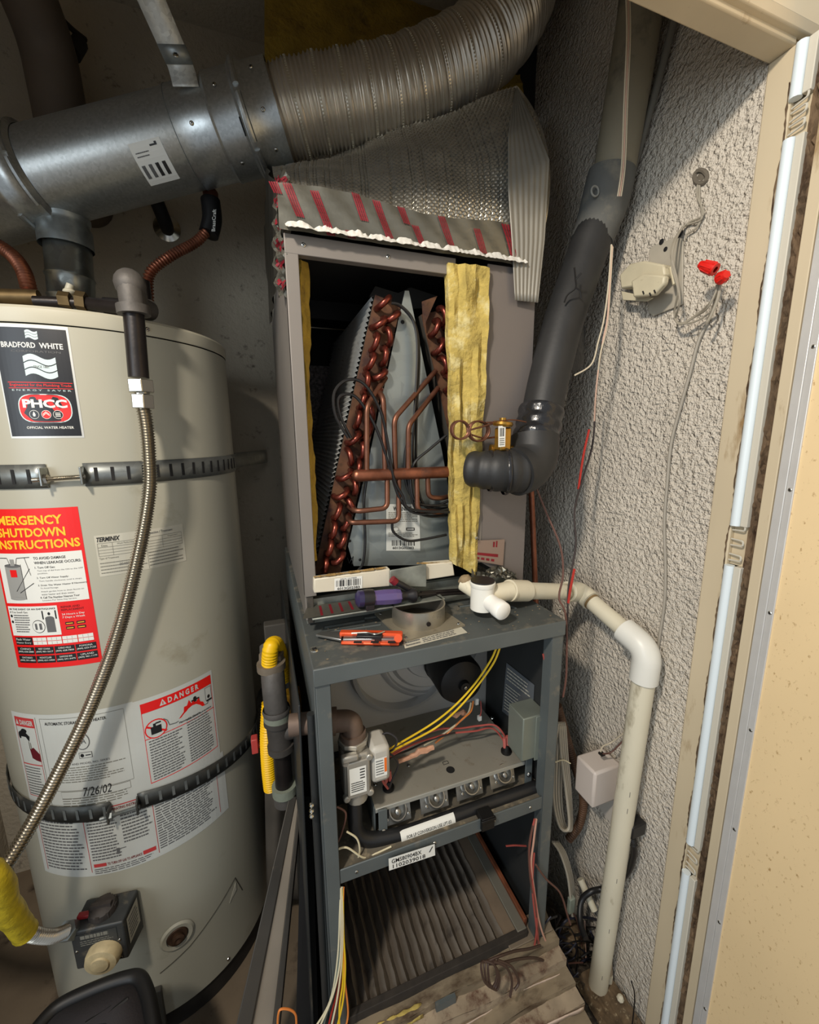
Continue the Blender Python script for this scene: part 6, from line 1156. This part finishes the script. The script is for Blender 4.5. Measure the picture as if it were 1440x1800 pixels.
mb = MB(); mb.tube([at(740, 1048, .66), at(800, 1043, .68), at(822, 1042, .68)], .0035, 8); mb.tube([at(740, 1042, .665), at(812, 1037, .685)], .0035, 8); mb.build('jaw', IRON, pn)
kn = empty('folding_multitool', 'orange and silver folding multitool lying open at the shelf front', 'multitool', zz(650, 1125, 0))
OR = mat('orange_anodized', (222, 84, 40), .35, .3); SV = mat('brushed_tool_steel', (176, 176, 172), .28, .9)
def barz(mb, a, b, w_, h0, h1): a = atz(*a, FZ+h0); b = atz(*b, FZ+h0); d = (b-a).normalized(); n = V((-d.y, d.x, 0))*w_/2; mb.slab([a-n, b-n, b+n, a+n], (0, 0, h1-h0))
mb = MB(); a = atz(558, 1122, FZ+.004); q = [atz(555, 1119, FZ+.005), atz(600, 1128, FZ+.005), atz(602, 1113, FZ+.005), atz(566, 1113, FZ+.005)]; mb.slab(q, (0, 0, .004)); mb.build('blade', SV, kn, bevel=.0008)
mb = MB(); barz(mb, (598, 1117), (708, 1119), .012, .006, .014); o = mb.build('handle_scale', OR, kn, bevel=.002); mb = MB(); barz(mb, (600, 1132), (702, 1134), .008, .001, .006); mb.build('handle_scale', OR, kn, bevel=.002)
mb = MB(); barz(mb, (604, 1127), (704, 1127), .012, .003, .010); mb.build('tool_liner', SV, kn, bevel=.001); mb = MB(); barz(mb, (628, 1124), (672, 1125), .013, .005, .0145); mb.build('grip_insert', mat('black_handle', ()), kn, bevel=.001)
mb = MB()
for x in (622, 652, 682): barz(mb, (x, 1129), (x+14, 1129), .006, .0102, .0108)
mb.build('tool_gap', BLACK, kn)
mb = MB(); mb.tube(spl([zz(618, 1113, .015), zz(645, 1112, .016), zz(660, 1115, .016), zz(676, 1110, .016)], 6), .0012, 6); mb.build('pocket_clip', SV, kn)
mb = MB(); mb.cyl(zz(700, 1122, .003), zz(700, 1122, .015), .0065, 14); mb.build('pivot', OR, kn)
# crumbs on the shelf
mb = MB(); r = random.Random(77)
for k in range(90):
    q = V((r.uniform(FX0+.02, FX1-.01), r.uniform(FY+.01, .68), FZ+.0006)); mb.ball(q, r.uniform(.0006, .0022), 5, (1.3, 1, .6))
o = mb.build('debris', mat('crumb_mix', (120, 108, 88), .9, var=.6, vs=200)); tag(o, 'crumbs and grit scattered over the furnace shelf', 'debris', kind='stuff')
# red-print tape scrap low on the right panel
sc = MB(); L = Label(quadmap(at(833, 985, .679), at(884, 994, .679), at(887, 948, .679), at(836, 950, .679)), mat('pinkish_tape', (150, 132, 122), .4, .5), thick=.0008)
L.rect(.06, .30, .80, .42, TRED, 1)
for k in range(4): L.rect(.06+.17*k, .1, .17+.17*k, .2, TRED, 1)
L.rect(.60, .70, .66, .92, TRED, 1); L.rect(.70, .70, .75, .95, TRED, 1); L.build('tape_scrap', cc, lab='scrap of foil tape with red print')
mb = MB(); r = random.Random(14)
mb.grid(lambda u, v: at(828+80*u, 1000+20*v+6*math.sin(u*8), .672)+V((0, r.uniform(-.004, .004), r.uniform(-.003, .003))), 20, 5); mb.build('crumpled_foil', TAPE, cc, smooth=0)
# ================================================================ folded chair frame edge at the lower left
ch = empty('tool_bag', 'dark padded fabric bag with black piping at the lower left corner', 'bag', atz(150, 1800, .30))
BGM = mat('grey_black_fabric', (38, 34, 36), .85, var=.2, vs=12, bump=.3, bs=300)
Zb = .38
rim = [(60, 1815), (100, 1772), (160, 1742), (215, 1722), (243, 1720), (258, 1745), (268, 1790), (275, 1840)]
P = spl([atz(x, y, Zb) for x, y in rim], 8); mb = MB(); mb.tube(P, .012, 12); mb.build('piping', mat('black_piping', (14, 13, 13), .5), ch)
P2 = spl([atz(x+4, y+18, Zb-.006) for x, y in rim], 8)
mb = MB(); top_ = [atz(x, y, Zb) for x, y in rim]; cen = sum(top_, V())/len(top_); n_ = len(P)
vs = [p for p in P]+[cen+V((0, -.03, .012))]; mb.add(vs, [(i, i+1, n_) for i in range(n_-1)]); mb.build('fabric_top', BGM, ch, solid=.002)
def skirt(u, v):
    q = P[min(int(u*(len(P)-1)), len(P)-1)]; return q+V((0, .004*math.sin(v*3), -.36*v))
mb = MB(); mb.grid(skirt, len(P)-1, 6); mb.build('fabric_side', BGM, ch, solid=.003)
for (x0_, y0_, x1_, y1_) in ((180, 1790, 225, 1755), (150, 1800, 195, 1770)):
    mb = MB(); mb.tube([atz(x0_, y0_, Zb+.008), atz(x1_, y1_, Zb+.006)], .003, 6); mb.build('seam', mat('black_piping', ()), ch)
# wood scrap / dark boards at far left behind the heater
mb = MB(); mb.bb((XL+.004, .60, 0), (XL+.05, 1.0, 1.1)); o = mb.build('wall_stud', mat('dark_old_wood', (70, 54, 40), .85, var=.3, vs=6, stretch=(4, 4, .4))); tag(o, 'dark old wooden board on the left wall behind the water heater', 'board')
